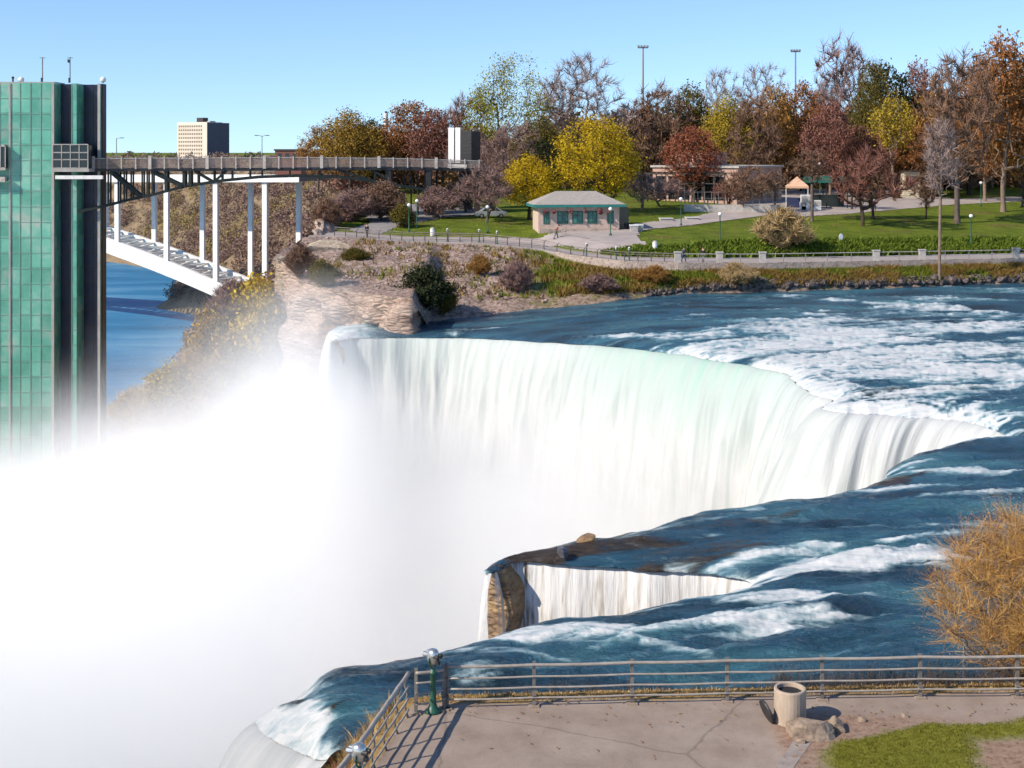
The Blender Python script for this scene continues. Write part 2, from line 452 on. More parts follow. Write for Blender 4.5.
# ---- falling water
def fall_mat(name, green):
    m, nt, b = new_mat(name); L = nt.links.new
    a = nd(nt,"ShaderNodeAttribute",attribute_name="uvh"); sp = nd(nt,"ShaderNodeSeparateColor"); L(a.outputs['Color'],sp.inputs[0])
    cb = nd(nt,"ShaderNodeCombineXYZ"); L(sp.outputs[0],cb.inputs[0]); 
    hm = nd(nt,"ShaderNodeMath",operation='MULTIPLY'); hm.inputs[1].default_value=0.10; L(sp.outputs[1],hm.inputs[0]); L(hm.outputs[0],cb.inputs[1])
    n = nd(nt,"ShaderNodeTexNoise",i_Scale=1.1,i_Detail=6,i_Roughness=0.6,i_Distortion=0.3); L(cb.outputs[0],n.inputs['Vector'])
    n2 = nd(nt,"ShaderNodeTexNoise",i_Scale=0.16,i_Detail=3); L(cb.outputs[0],n2.inputs['Vector'])
    # the clear green sheet shows near the crest and thins as it breaks up
    mr = nd(nt,"ShaderNodeMapRange"); mr.inputs['From Min'].default_value=0.0; mr.inputs['From Max'].default_value=7.5; mr.inputs['To Min'].default_value=1.0; mr.inputs['To Max'].default_value=0.0; L(sp.outputs[1],mr.inputs['Value'])
    g1 = nd(nt,"ShaderNodeMath",operation='MULTIPLY'); L(mr.outputs[0],g1.inputs[0]); L(sp.outputs[2],g1.inputs[1])
    g2 = nd(nt,"ShaderNodeMath",operation='MULTIPLY'); L(g1.outputs[0],g2.inputs[0])
    nr = ramp(nt,n.outputs['Fac'],[(0.30,(1,1,1)),(0.66,(0.15,0.15,0.15))]); L(nr.outputs[0],g2.inputs[1])
    g3 = nd(nt,"ShaderNodeMath",operation='MULTIPLY'); g3.inputs[1].default_value=green; L(g2.outputs[0],g3.inputs[0])
    wc = ramp(nt,n.outputs['Fac'],[(0.32,(0.58,0.58,0.57)),(0.48,(0.485,0.495,0.485)),(0.66,(0.36,0.395,0.385))])
    mx = nd(nt,"ShaderNodeMixRGB"); L(g3.outputs[0],mx.inputs[0]); L(wc.outputs[0],mx.inputs[1]); mx.inputs[2].default_value=(0.19,0.38,0.30,1)
    L(mx.outputs[0],b.inputs['Base Color']); b.inputs['Roughness'].default_value=0.6; b.inputs['Specular IOR Level'].default_value=0.25
    bp = nd(nt,"ShaderNodeBump",i_Strength=0.35,i_Distance=0.5); L(n.outputs['Fac'],bp.inputs['Height']); L(bp.outputs[0],b.inputs['Normal'])
    return m
M_FALL = fall_mat("falling_water", 1.0)

def curtain(name, i0, i1, drop, mat, greenf, reach=0.5, rows=70, holes=None, veil=None, seed=0, start=-0.2, flow=None):
    sel = np.where((LIPI>=i0)&(LIPI<=i1))[0]
    p = LIP[sel]; n = LIPN[sel]; z0 = LIPZ[sel]; s = _s[sel]
    t = np.linspace(0,1,rows)**1.7
    h = t*drop
    S, H = np.meshgrid(s, h)
    lump = fbm(S*0.55, H*0.10, seed=seed+60, oct=4)-0.5
    lump2 = fbm(S*0.13, H*0.05, seed=seed+70, oct=3)-0.5
    rc = np.array([reach(x,y) if callable(reach) else reach for x,y in p])[None]
    out = rc*np.sqrt(H)*(1+0.9*lump2) + lump*np.minimum(H*0.35,1.1)*np.interp(512+F*p[:,0]/p[:,1],[780,860],[1,0.45])[None] - 0.03 + start
    up = 0.03*np.exp(-H*3)
    if flow:
        w = np.array([flow(x,y) for x,y in p])[:,None]; n = n+w*np.array([[-0.96,-0.28]]); n = n/(np.linalg.norm(n,axis=1)[:,None]+1e-6)
    X = p[:,0][None]+n[:,0][None]*out; Y = p[:,1][None]+n[:,1][None]*out
    Z = z0[None]-H+up
    gf = np.broadcast_to(np.array([greenf(x,y) for x,y in p])[None], S.shape)
    Q = grid_quads(rows, len(sel))
    if holes is not None:
        hv = holes(S,H,p).ravel()
        Q = Q[~(hv[Q].mean(1)>0.5)]
    Vf, Qf, a, b_, c = compact(np.c_[X.ravel(),Y.ravel(),Z.ravel()], Q, S, H, gf)
    if veil is not None: mat = veil_mat(); at = np.c_[a,b_,np.interp(a,s,veil(p))]
    else: at = np.c_[a,b_,c]
    o = mesh_np(name, Vf, Qf, mat, attrs={"uvh":at})
    return tag(o, kind='structure')

def greenf(x,y):
    px = 512+F*x/y
    return float(np.interp(px,[340,400,560,620,720,770,820,900],[.25,.35,.35,.8,1.0,.7,.15,0.0]))
curtain("waterfall", 0, I_FAR_END, 46, M_FALL, greenf, reach=lambda x,y: float(np.interp(512+F*x/y,[300,345,420,700,790,860,960,1010],[0.3,0.45,0.8,0.95,1.3,1.9,1.7,0.9])), rows=110, flow=lambda x,y: float(np.interp(512+F*x/y,[740,840,960],[0,0.9,1.0])))
# near side of the bay, hidden face below the dark edge
curtain("waterfall", I_FAR_END, I_TIP-3, 40, M_FALL, lambda x,y:0.0, reach=0.3, rows=40, seed=3)
def veil(p):
    px = 512+F*p[:,0]/p[:,1]
    return np.interp(px,[480,486,490,498,506,514,528,538,552,575,640],[.40,.50,.58,.45,.36,.47,.42,.30,.20,.10,.0])
def veil_mat():
    """thin separate threads of water with the rock showing between"""
    m, nt, b = new_mat("veil_water"); L = nt.links.new
    a = nd(nt,"ShaderNodeAttribute",attribute_name="uvh"); sp = nd(nt,"ShaderNodeSeparateColor"); L(a.outputs['Color'],sp.inputs[0])
    cb = nd(nt,"ShaderNodeCombineXYZ"); L(sp.outputs[0],cb.inputs[0])
    hm = nd(nt,"ShaderNodeMath",operation='MULTIPLY'); hm.inputs[1].default_value=0.09; L(sp.outputs[1],hm.inputs[0]); L(hm.outputs[0],cb.inputs[1])
    n = nd(nt,"ShaderNodeTexNoise",i_Scale=3.2,i_Detail=5,i_Roughness=0.6,i_Distortion=0.2); L(cb.outputs[0],n.inputs['Vector'])
    d = nd(nt,"ShaderNodeMath",operation='SUBTRACT'); L(n.outputs['Fac'],d.inputs[0]); L(sp.outputs[2],d.inputs[1])
    ar = nd(nt,"ShaderNodeMapRange",interpolation_type='SMOOTHSTEP'); ar.inputs['From Min'].default_value=-0.12; ar.inputs['From Max'].default_value=0.16; L(d.outputs[0],ar.inputs['Value'])
    wc = ramp(nt,n.outputs['Fac'],[(0.36,(0.40,0.37,0.33)),(0.52,(0.66,0.66,0.65))]); L(wc.outputs[0],b.inputs['Base Color'])
    b.inputs['Roughness'].default_value=0.6; b.inputs['Specular IOR Level'].default_value=0.25
    L(ar.outputs[0],b.inputs['Alpha'])
    bp = nd(nt,"ShaderNodeBump",i_Strength=0.35,i_Distance=0.3); L(n.outputs['Fac'],bp.inputs['Height']); L(bp.outputs[0],b.inputs['Normal'])
    return m
curtain("waterfall", I_TIP, I_NOTCH_END, 30, M_FALL, lambda x,y:0.0, reach=0.22, rows=60, seed=5, veil=veil)
curtain("waterfall", I_FRONT, len(LIP_PX)-1, 34, M_FALL, lambda x,y:0.0, reach=1.35, rows=70, seed=9)

# ---- rock under the falls
def rock_mat(name, cols, scale=0.6, band=True, zs=2.4, rough=0.8, bd=0.35, crack=0.0):
    m, nt, b = new_mat(name); L = nt.links.new
    tc = nd(nt,"ShaderNodeTexCoord"); mp = nd(nt,"ShaderNodeMapping"); mp.inputs['Scale'].default_value=(1,1,zs) if band else (1,1,1); L(tc.outputs['Object'],mp.inputs[0])
    n = nd(nt,"ShaderNodeTexNoise",i_Scale=scale,i_Detail=9,i_Roughness=0.7); L(mp.outputs[0],n.inputs['Vector'])
    k = len(cols); r = ramp(nt,n.outputs['Fac'],[(0.32+0.38*i/(k-1),c) for i,c in enumerate(cols)])
    b.inputs['Roughness'].default_value=rough
    v = nd(nt,"ShaderNodeTexVoronoi",i_Scale=scale*2.2,feature='DISTANCE_TO_EDGE'); L(mp.outputs[0],v.inputs['Vector'])
    cr=nd(nt,"ShaderNodeMapRange"); cr.inputs['From Max'].default_value=0.09; cr.inputs['To Min'].default_value=1-crack; L(v.outputs['Distance'],cr.inputs['Value'])
    cx=nd(nt,"ShaderNodeMixRGB",blend_type='MULTIPLY'); cx.inputs[0].default_value=1; L(r.outputs[0],cx.inputs[1]); L(cr.outputs[0],cx.inputs[2]); L(cx.outputs[0],b.inputs['Base Color'])
    mm = nd(nt,"ShaderNodeMath",operation='MULTIPLY_ADD'); L(v.outputs['Distance'],mm.inputs[0]); mm.inputs[1].default_value=1.2; L(n.outputs['Fac'],mm.inputs[2])
    bp = nd(nt,"ShaderNodeBump",i_Strength=0.7,i_Distance=bd); L(mm.outputs[0],bp.inputs['Height']); L(bp.outputs[0],b.inputs['Normal'])
    return m
M_WETROCK = rock_mat("wet_rock", [(0.07,0.04,0.025),(0.22,0.13,0.06),(0.38,0.25,0.11),(0.14,0.085,0.05)], 0.8, rough=0.45)
rows = 50
n_ = len(LIP); tt = np.linspace(0,1,rows)
S, H = np.meshgrid(_s, tt*42)
off = -0.55 - 0.25*np.minimum(H,1.5) + (fbm(S*0.5,H*0.8,seed=77,oct=4)-0.5)*0.7
RX = LIP[:,0][None]+LIPN[:,0][None]*off; RY = LIP[:,1][None]+LIPN[:,1][None]*off; RZ = LIPZ[None]-0.1-H
o = mesh_np("ledge_rock", np.c_[RX.ravel(),RY.ravel(),RZ.ravel()], grid_quads(rows,n_), M_WETROCK); tag(o, kind='structure')

# ================================================================ LAND BEYOND THE RIVER
PROM = [(225,262,137),(284,243,163),(335,236,163),(400,241,160),(480,243,158),(540,249,154),(570,256,148),(620,262,144),(680,264,143),(760,264,145),(870,262,149),(1024,259,155),(1250,257,161)]
_pr = np.array([P(*p) for p in PROM]); _pr[0] = (-40,163,-10.6); _pr[1]=(-28,163,-10.7)
def Yp(X): return np.interp(X, _pr[:,0], _pr[:,1])
def Zp(X): return np.interp(X, _pr[:,0], _pr[:,2])
RIM = [P(282,262,137), P(300,281,134), P(330,290,130), P(370,296,126), P(412,299,122.5)]
SHORE = [(430,322),(470,318),(540,310),(600,303),(700,293),(870,288),(1024,283),(1250,280)]
_rb = [(v.x, v.y, v.z) for v in RIM]
_sb = []
for p in SHORE:
    x,y = G(*p); _sb.append((x,y-1.2,float(zw(x,y))-0.5))
_bd = np.array([(-40,137,-11.2)]+_rb+_sb)
def Yb(X): return np.interp(X,_bd[:,0],_bd[:,1])
def Zb(X): return np.interp(X,_bd[:,0],_bd[:,2])
def hill(t, zp, X):
    """height of the park t metres behind the promenade edge"""
    g = np.interp(t,[0,6,12,22,40,60,95,250,900],[0,0.02,0.35,0.5,0.82,1.0,1.18,1.5,1.3])
    return zp + (-8.3-zp)*np.clip(g,0,1) + np.maximum(g-1,0)*4.2
def land_z(X,Y):
    X=np.asarray(X,float);Y=np.asarray(Y,float)
    yp,zp,yb,zb = Yp(X),Zp(X),Yb(X),Zb(X)
    u = np.clip((Y-yb)/(yp-yb),0,1)
    right = sstep(2,10,X)
    prof = np.interp(u,[0,0.18,0.6,0.97,1.0],[0,0.30,0.55,0.72,1.0])*right + (u**0.85*0.97)*(1-right)
    bank = zb+(zp-zb)*prof
    return np.where(Y<yp, bank, hill(Y-yp,zp,X))
def ground(px,Y=None,py=None):
    """ground point for a picture column at depth Y, or for a picture point"""
    if Y is None:
        Y=165.0
        for _ in range(60):
            X=(px-512)/F*Y; z=float(land_z(X,Y)); Y=0.6*Y+0.4*min(600,(-z*F/(py-HY)))
    X=(px-512)/F*Y
    return Vector((X,Y,float(land_z(X,Y))))

LX = np.r_[np.linspace(-25.5,70,330), np.linspace(71,140,40)]
tb = np.linspace(0,1,46)
tf = np.r_[np.linspace(0.35,6,8), np.linspace(7,60,50), np.linspace(63,160,34), np.geomspace(170,3200,26)]
rowsX=[];rowsY=[];rowsZ=[];kind=[]
for u in tb:
    y = Yb(LX)+(Yp(LX)-Yb(LX))*u; x = LX.copy()
    rowsX.append(x);rowsY.append(y);kind.append(np.full_like(x,u-1))
for t in tf:
    lf = 1.0 if t < 1000 else 40.0
    x = np.where(LX<20, 20+(LX-20)*lf, 20+(LX-20)*(1+np.maximum(t-60,0)/150))
    y = Yp(LX)+t; rowsX.append(x);rowsY.append(y);kind.append(np.full_like(x,t))
GX=np.array(rowsX);GY=np.array(rowsY);GK=np.array(kind)
GZ=np.empty_like(GX)
for i in range(len(GX)):
    GZ[i]=land_z(LX,GY[i])
bankm = (GK<0)
edge = np.clip((GX+25.5)/3,0,1)
GZ += np.where(bankm,(fbm(GX*0.35,GY*0.5,seed=14,oct=5)-0.5)*1.5*np.sin(np.clip(GK+1,0,1)*math.pi)**0.5*(0.35+0.9*sstep(8,-2,GX)),0)
GZ += np.where(GK>14,(fbm(GX*0.05,GY*0.05,seed=15,oct=3)-0.5)*0.0,0)
# zones: grass / soil+rock / paving
px_ = 512+F*GX/GY; py_ = HY-F*GZ/GY
def band(v,a,b,s): return sstep(a-s,a+s,v)*(1-sstep(b-s,b+s,v))
nz = fbm(GX*0.25,GY*0.25,seed=31,oct=5); nz2=fbm(GX*0.9,GY*0.9,seed=32,oct=4)
grass=np.zeros_like(GX); paved=np.zeros_like(GX); rub=np.zeros_like(GX); dry=np.zeros_like(GX)
# bank
gb = sstep(-1,5,GX+(nz-0.5)*9)*(1-0.75*sstep(0.35,0.1,GK+1+(nz2-0.5)*0.4))
gb = np.maximum(gb, 0.0)
rub = np.where(bankm,1-gb,0.0)
grass = np.where(bankm,gb*sstep(0.30,0.62,nz*0.6+nz2*0.4+0.12*sstep(12,2,GX)),0)
grass = np.where(bankm&(GX<-1), 0.8*sstep(0.56,0.70,nz)*sstep(0.2,0.9,GK+1+nz2*0.3),grass)
dry = np.where(bankm,1-grass-rub,0)
paved = np.where((GK>=0)&(GK<6.2),1.0,0)
park = GK>=6.2
grass=np.where(park,1.0-0.5*sstep(0.60,0.72,fbm(GX*0.16,GY*0.3,seed=36,oct=5)),grass)
M_SOIL=None
def land_mat():
    m, nt, b = new_mat("park_ground"); L=nt.links.new
    a=nd(nt,"ShaderNodeAttribute",attribute_name="zone"); sp=nd(nt,"ShaderNodeSeparateColor"); L(a.outputs['Color'],sp.inputs[0])
    tc=nd(nt,"ShaderNodeTexCoord")
    n=nd(nt,"ShaderNodeTexNoise",i_Scale=0.45,i_Detail=8,i_Roughness=0.7); L(tc.outputs['Object'],n.inputs['Vector'])
    n2=nd(nt,"ShaderNodeTexNoise",i_Scale=2.2,i_Detail=6,i_Roughness=0.7); L(tc.outputs['Object'],n2.inputs['Vector'])
    gr=ramp(nt,n.outputs['Fac'],[(0.35,(0.088,0.125,0.014)),(0.55,(0.145,0.19,0.020)),(0.72,(0.21,0.225,0.035))])
    dr=ramp(nt,n2.outputs['Fac'],[(0.34,(0.05,0.035,0.015)),(0.5,(0.19,0.125,0.05)),(0.68,(0.27,0.20,0.10))])
    rk=ramp(nt,n2.outputs['Fac'],[(0.34,(0.10,0.065,0.05)),(0.47,(0.33,0.235,0.19)),(0.62,(0.52,0.40,0.34))])
    pv=ramp(nt,n.outputs['Fac'],[(0.3,(0.30,0.26,0.24)),(0.7,(0.38,0.34,0.32))])
    x1=nd(nt,"ShaderNodeMixRGB"); L(sp.outputs[0],x1.inputs[0]); L(dr.outputs[0],x1.inputs[1]); L(gr.outputs[0],x1.inputs[2])
    x2=nd(nt,"ShaderNodeMixRGB"); L(sp.outputs[1],x2.inputs[0]); L(x1.outputs[0],x2.inputs[1]); L(rk.outputs[0],x2.inputs[2])
    x3=nd(nt,"ShaderNodeMixRGB"); L(sp.outputs[2],x3.inputs[0]); L(x2.outputs[0],x3.inputs[1]); L(pv.outputs[0],x3.inputs[2])
    L(x3.outputs[0],b.inputs['Base Color']); b.inputs['Roughness'].default_value=0.95; b.inputs['Specular IOR Level'].default_value=0.1
    inv=nd(nt,"ShaderNodeMath",operation='SUBTRACT'); inv.inputs[0].default_value=1; L(sp.outputs[2],inv.inputs[1])
    bp=nd(nt,"ShaderNodeBump",i_Distance=0.5); L(inv.outputs[0],bp.inputs['Strength']); L(n2.outputs['Fac'],bp.inputs['Height']); L(bp.outputs[0],b.inputs['Normal'])
    return m
M_LAND=land_mat()
Vl=np.c_[GX.ravel(),GY.ravel(),GZ.ravel()]
land=mesh_np("park_terrain",Vl,grid_quads(*GX.shape),M_LAND,attrs={"zone":np.c_[grass.ravel(),rub.ravel(),paved.ravel()]})
tag(land,kind='structure')

# ---- limestone cliff: wall under the rim and along the gorge edge
M_CLIFF=rock_mat("limestone",[(0.09,0.055,0.042),(0.31,0.215,0.165),(0.47,0.35,0.28),(0.22,0.145,0.11)],0.34,rough=0.9,bd=0.6,crack=0.35,zs=3.2)
ledge=[(-25.5,1400),(-25.5,420),(-25.5,300),(-25.5,230),(-25.6,190),(-25.7,165),(-25.4,150),(-25.2,142)]
_cp=[(x,y) for x,y in ledge]+[(v.x,v.y) for v in RIM]+[(G(430,322)[0],G(430,322)[1]+1),(0.0,128.5)]
CP,_=catmull(_cp,0.5)
CP=CP[CP[:,1]<310]
cs=np.r_[0,np.cumsum(np.linalg.norm(np.diff(CP,axis=0),axis=1))]
cd=np.gradient(CP,axis=0); cd/=np.linalg.norm(cd,axis=1)[:,None]+1e-9
for _ in range(6): cd[1:-1]=(cd[:-2]+cd[1:-1]*2+cd[2:])/4
cn=np.c_[cd[:,1],-cd[:,0]]
ctop=land_z(CP[:,0],CP[:,1])
rows=90
S,T=np.meshgrid(cs,np.linspace(0,1,rows))
dep=T*(ctop[None]+58); ZZ=ctop[None]+0.12-dep
blk=np.floor(S/2.3+vnoise(S*0.4,ZZ*0.3,seed=3)*1.5); lay=np.floor(ZZ/1.5+vnoise(S*0.2,ZZ*0.2,seed=4)*0.8)
blocky=_h(blk,lay,np.zeros_like(blk),9)
off=(blocky-0.5)*1.6+(fbm(S*0.25,ZZ*0.3,seed=6,oct=4)-0.5)*2.0+dep*0.045
off*=sstep(0,1.0,dep)
CX=CP[:,0][None]+cn[:,0][None]*off; CY=CP[:,1][None]+cn[:,1][None]*off
o=mesh_np("cliff",np.c_[CX.ravel(),CY.ravel(),ZZ.ravel()],grid_quads(rows,len(CP)),M_CLIFF,smooth=False); tag(o,kind='structure')
# ---- paved plaza, drives and paths laid on the park ground
def on_ground(px,py): return ground(px,None,py)
def sheet(name,pts_px,mat,lift):
    """a paved area outlined in the picture, draped on the ground"""
    P2=[on_ground(*p) for p in pts_px]; poly=np.array([(p.x,p.y) for p in P2])
    x0,x1=poly[:,0].min(),poly[:,0].max(); y0,y1=poly[:,1].min(),poly[:,1].max()
    n1=int((x1-x0)/0.5)+2; n2=int((y1-y0)/0.5)+2
    X,Y=np.meshgrid(np.linspace(x0,x1,n1),np.linspace(y0,y1,n2)); ins=inside(poly,X,Y)
    Z=land_z(X,Y)+lift+0.02
    Q=grid_quads(n2,n1); Q=Q[ins.ravel()[Q].sum(1)>=3]
    V,Q=compact(np.c_[X.ravel(),Y.ravel(),Z.ravel()],Q)
    return tag(mesh_np(name,V,Q,mat),kind='structure')
M_PLAZA=simple("plaza_paving",(0.40,0.34,0.31),(0.31,0.265,0.245),rough=0.95,scale=0.35)
M_DRIVE=simple("grey_drive",(0.27,0.25,0.24),(0.21,0.195,0.19),rough=0.95,scale=0.35)
sheet("plaza",[(770,216),(800,217),(850,214),(905,209),(950,205),(1030,201),(1090,199),(1090,196),(1010,197),(960,199),(925,196),(908,189),(800,188),(760,190),(735,205)],M_PLAZA,0.03)
sheet("path",[(640,231),(690,226),(740,219),(790,213),(800,208),(735,209),(690,218),(640,224),(590,226),(560,234),(600,243),(660,254),(640,240)],M_PLAZA,0.06)
sheet("path",[(420,237),(480,237),(540,238),(566,232),(590,228),(640,226),(620,238),(640,250),(600,254),(560,246),(480,240.5),(420,239)],M_PLAZA,0.025)
sheet("drive",[(396,228),(420,222),(452,217),(478,215),(500,213),(495,208),(455,207),(438,204),(400,205),(360,211),(370,224),(345,231),(380,235)],M_DRIVE,0.04)
# ================================================================ GORGE
SHR=[(-74,150),(-76,200),(-80,264),(-88,313),(-96.8,363),(-106.8,418),(-111.5,469),(-118,503),(-147,535),(-146,548),(-152,604),(-185,692),(-233,754),(-300,800),(-420,850)]
_sh,_=catmull(SHR,4.0)
kdS=KDTree(len(_sh))
for i,p in enumerate(_sh): kdS.insert((p[0],p[1],0),i)
kdS.balance()
gx=np.r_[np.linspace(-520,-20,150),np.linspace(-10,60,6)]; gy=np.r_[np.linspace(70,300,50),np.linspace(306,900,90),np.linspace(915,1300,20)]
gX,gY=np.meshgrid(gx,gy)
poly=np.vstack([_sh,[(-900,850),(-900,200)]])
inr=inside(poly,gX,gY)
gd=np.array([kdS.find((x,y,0))[2] for x,y in zip(gX.ravel(),gY.ravel())]).reshape(gX.shape)
gd=np.where(inr,-gd,gd)
def gorge_h(d,X,Y):
    dp=np.maximum(d,0); near=0.5*d+0.0125*dp*dp; far_=0.72*d*np.interp(Y,[420,560,700],[0.9,1,1.15]); k=sstep(280,380,Y); rise=near*(1-k)+far_*k
    return np.minimum(-65.2+rise,-7.0)
gZ=gorge_h(gd,gX,gY)+(fbm(gX*0.06,gY*0.06,seed=19,oct=4)-0.5)*6*sstep(0,12,gd)
gZ=np.where((gX>-28)&(gY<312),np.minimum(gZ,-22),gZ)
gZ=np.where(gY<165,np.minimum(gZ,-40),gZ)
M_TALUS=simple("gorge_soil",(0.17,0.125,0.08),(0.28,0.21,0.13),rough=0.95,scale=0.15,spec=0.1)
o=mesh_np("gorge_slope",np.c_[gX.ravel(),gY.ravel(),gZ.ravel()],grid_quads(*gX.shape),M_TALUS); tag(o,kind='structure')
def gorge_z(x,y):
    p=np.array([[x]]);q=np.array([[y]])
    d=kdS.find((x,y,0))[2]*(-1 if inside(poly,p,q)[0,0] else 1)
    return float(gorge_h(np.array(d),x,np.array(y)))
def low_water():
    m,nt,b=new_mat("gorge_water"); L=nt.links.new
    tc=nd(nt,"ShaderNodeTexCoord"); mp=nd(nt,"ShaderNodeMapping"); mp.inputs['Scale'].default_value=(0.25,1,1); L(tc.outputs['Object'],mp.inputs[0])
    n=nd(nt,"ShaderNodeTexNoise",i_Scale=0.05,i_Detail=6,i_Roughness=0.6); L(mp.outputs[0],n.inputs['Vector'])
    r=ramp(nt,n.outputs['Fac'],[(0.3,(0.012,0.12,0.24)),(0.5,(0.03,0.19,0.36)),(0.68,(0.12,0.30,0.45))]); L(r.outputs[0],b.inputs['Base Color'])
    b.inputs['Roughness'].default_value=0.45; b.inputs['Specular IOR Level'].default_value=0.3
    n2=nd(nt,"ShaderNodeTexNoise",i_Scale=0.5,i_Detail=5); L(mp.outputs[0],n2.inputs['Vector'])
    bp=nd(nt,"ShaderNodeBump",i_Strength=0.6,i_Distance=0.6); L(n2.outputs['Fac'],bp.inputs['Height']); L(bp.outputs[0],b.inputs['Normal'])
    return m
w=MB().add([(-900,20,-65),(40,20,-65),(40,1300,-65),(-900,1300,-65)],[(0,1,2,3)]).build("lower_river",low_water()); tag(w,kind='structure')

# ---- mist rising from the foot of the falls
def mist():
    m=bpy.data.materials.new("mist"); m.use_nodes=True; nt=m.node_tree; L=nt.links.new
    nt.nodes.remove(nt.nodes["Principled BSDF"]); out=nt.nodes["Material Output"]
    v=nd(nt,"ShaderNodeVolumePrincipled"); v.inputs['Color'].default_value=(1.0,0.992,0.972,1); v.inputs['Anisotropy'].default_value=-0.15
    L(v.outputs[0],out.inputs['Volume'])
    g=nd(nt,"ShaderNodeNewGeometry"); sp=nd(nt,"ShaderNodeSeparateXYZ"); L(g.outputs['Position'],sp.inputs[0])
    n=nd(nt,"ShaderNodeTexNoise",i_Scale=0.042,i_Detail=5,i_Roughness=0.6); L(g.outputs['Position'],n.inputs['Vector'])
    # top of the cloud: higher against the falls, lower towards the tower
    top=nd(nt,"ShaderNodeMath",operation='MULTIPLY_ADD'); L(n.outputs['Fac'],top.inputs[0]); top.inputs[1].default_value=33.0
    xr_=nd(nt,"ShaderNodeMapRange",interpolation_type='SMOOTHSTEP'); xr_.inputs['From Min'].default_value=-4.2; xr_.inputs['From Max'].default_value=-8.5; xr_.inputs['To Max'].default_value=9.0; L(sp.outputs[0],xr_.inputs['Value'])
    xl=nd(nt,"ShaderNodeMapRange"); xl.inputs['From Min'].default_value=-15; xl.inputs['From Max'].default_value=-55; xl.inputs['To Max'].default_value=-12.0; L(sp.outputs[0],xl.inputs['Value'])
    yg=nd(nt,"ShaderNodeMapRange",interpolation_type='SMOOTHSTEP'); yg.inputs['From Min'].default_value=128; yg.inputs['From Max'].default_value=116; L(sp.outputs[1],yg.inputs['Value'])
    xg=nd(nt,"ShaderNodeMapRange",interpolation_type='SMOOTHSTEP'); xg.inputs['From Min'].default_value=-4; xg.inputs['From Max'].default_value=-17; xg.inputs['To Max'].default_value=6.5; L(sp.outputs[0],xg.inputs['Value'])
    xb=nd(nt,"ShaderNodeMapRange",interpolation_type='SMOOTHSTEP'); xb.inputs['From Min'].default_value=-27; xb.inputs['From Max'].default_value=-18; L(sp.outputs[0],xb.inputs['Value'])
    yb_=nd(nt,"ShaderNodeMapRange",interpolation_type='SMOOTHSTEP'); yb_.inputs['From Min'].default_value=97; yb_.inputs['From Max'].default_value=110; L(sp.outputs[1],yb_.inputs['Value'])
    bm_=nd(nt,"ShaderNodeMath",operation='MULTIPLY'); L(xb.outputs[0],bm_.inputs[0]); L(yb_.outputs[0],bm_.inputs[1])
    bm2=nd(nt,"ShaderNodeMath",operation='MULTIPLY_ADD'); L(bm_.outputs[0],bm2.inputs[0]); bm2.inputs[1].default_value=0.5; bm2.inputs[2].default_value=1.0
    xg2=nd(nt,"ShaderNodeMath",operation='MULTIPLY'); L(xg.outputs[0],xg2.inputs[0]); L(bm2.outputs[0],xg2.inputs[1])
    gg=nd(nt,"ShaderNodeMath",operation='MULTIPLY_ADD'); L(yg.outputs[0],gg.inputs[0]); L(xg2.outputs[0],gg.inputs[1]); L(xl.outputs[0],gg.inputs[2])
    wx_=nd(nt,"ShaderNodeMath",operation='ADD'); yn_=nd(nt,"ShaderNodeMapRange",interpolation_type='SMOOTHSTEP'); yn_.inputs['From Min'].default_value=60; yn_.inputs['From Max'].default_value=40; L(sp.outputs[1],yn_.inputs['Value'])
    xm=nd(nt,"ShaderNodeMath",operation='MULTIPLY_ADD'); L(xr_.outputs[0],xm.inputs[0]); L(yn_.outputs[0],xm.inputs[1]); L(gg.outputs[0],xm.inputs[2]); L(xm.outputs[0],wx_.inputs[0])
    sh=nd(nt,"ShaderNodeFloatCurve"); c=sh.mapping.curves[0]
    yn=nd(nt,"ShaderNodeMapRange"); yn.inputs['From Min'].default_value=0; yn.inputs['From Max'].default_value=250; L(sp.outputs[1],yn.inputs['Value']); L(yn.outputs[0],sh.inputs['Value'])
    pts_=[(0,-17),(34,-17.5),(46,-21),(75,-20.5),(100,-18.8),(110,-18.5),(124,-22),(150,-34),(180,-41),(250,-52)]
    while len(c.points)<len(pts_): c.points.new(0.5,0.5)
    for q_,(y_,z_) in zip(c.points,pts_): q_.location=(y_/250,(z_+66)/66); q_.handle_type='VECTOR'
    sh.mapping.update()
    zz_=nd(nt,"ShaderNodeMath",operation='MULTIPLY_ADD'); L(sh.outputs[0],zz_.inputs[0]); zz_.inputs[1].default_value=66; zz_.inputs[2].default_value=-66-16.5; L(zz_.outputs[0],wx_.inputs[1])
    L(wx_.outputs[0],top.inputs[2])
    df=nd(nt,"ShaderNodeMath",operation='SUBTRACT'); L(top.outputs[0],df.inputs[0]); L(sp.outputs[2],df.inputs[1])
    mr=nd(nt,"ShaderNodeMapRange",interpolation_type='SMOOTHSTEP'); mr.inputs['From Min'].default_value=-9.0; mr.inputs['From Max'].default_value=20.0; L(df.outputs[0],mr.inputs['Value'])
    pw=nd(nt,"ShaderNodeMath",operation='POWER'); pw.inputs[1].default_value=2.6; L(mr.outputs[0],pw.inputs[0]); md=nd(nt,"ShaderNodeMath",operation='MULTIPLY'); md.inputs[1].default_value=MIST_D; L(pw.outputs[0],md.inputs[0])
    fr=nd(nt,"ShaderNodeMapRange",interpolation_type='SMOOTHSTEP'); fr.inputs['From Min'].default_value=250; fr.inputs['From Max'].default_value=150; L(sp.outputs[1],fr.inputs['Value'])
    mu=nd(nt,"ShaderNodeMath",operation='MULTIPLY'); L(md.outputs[0],mu.inputs[0]); L(fr.outputs[0],mu.inputs[1])
    L(mu.outputs[0],v.inputs['Density'])
    return m
MIST_D=0.26
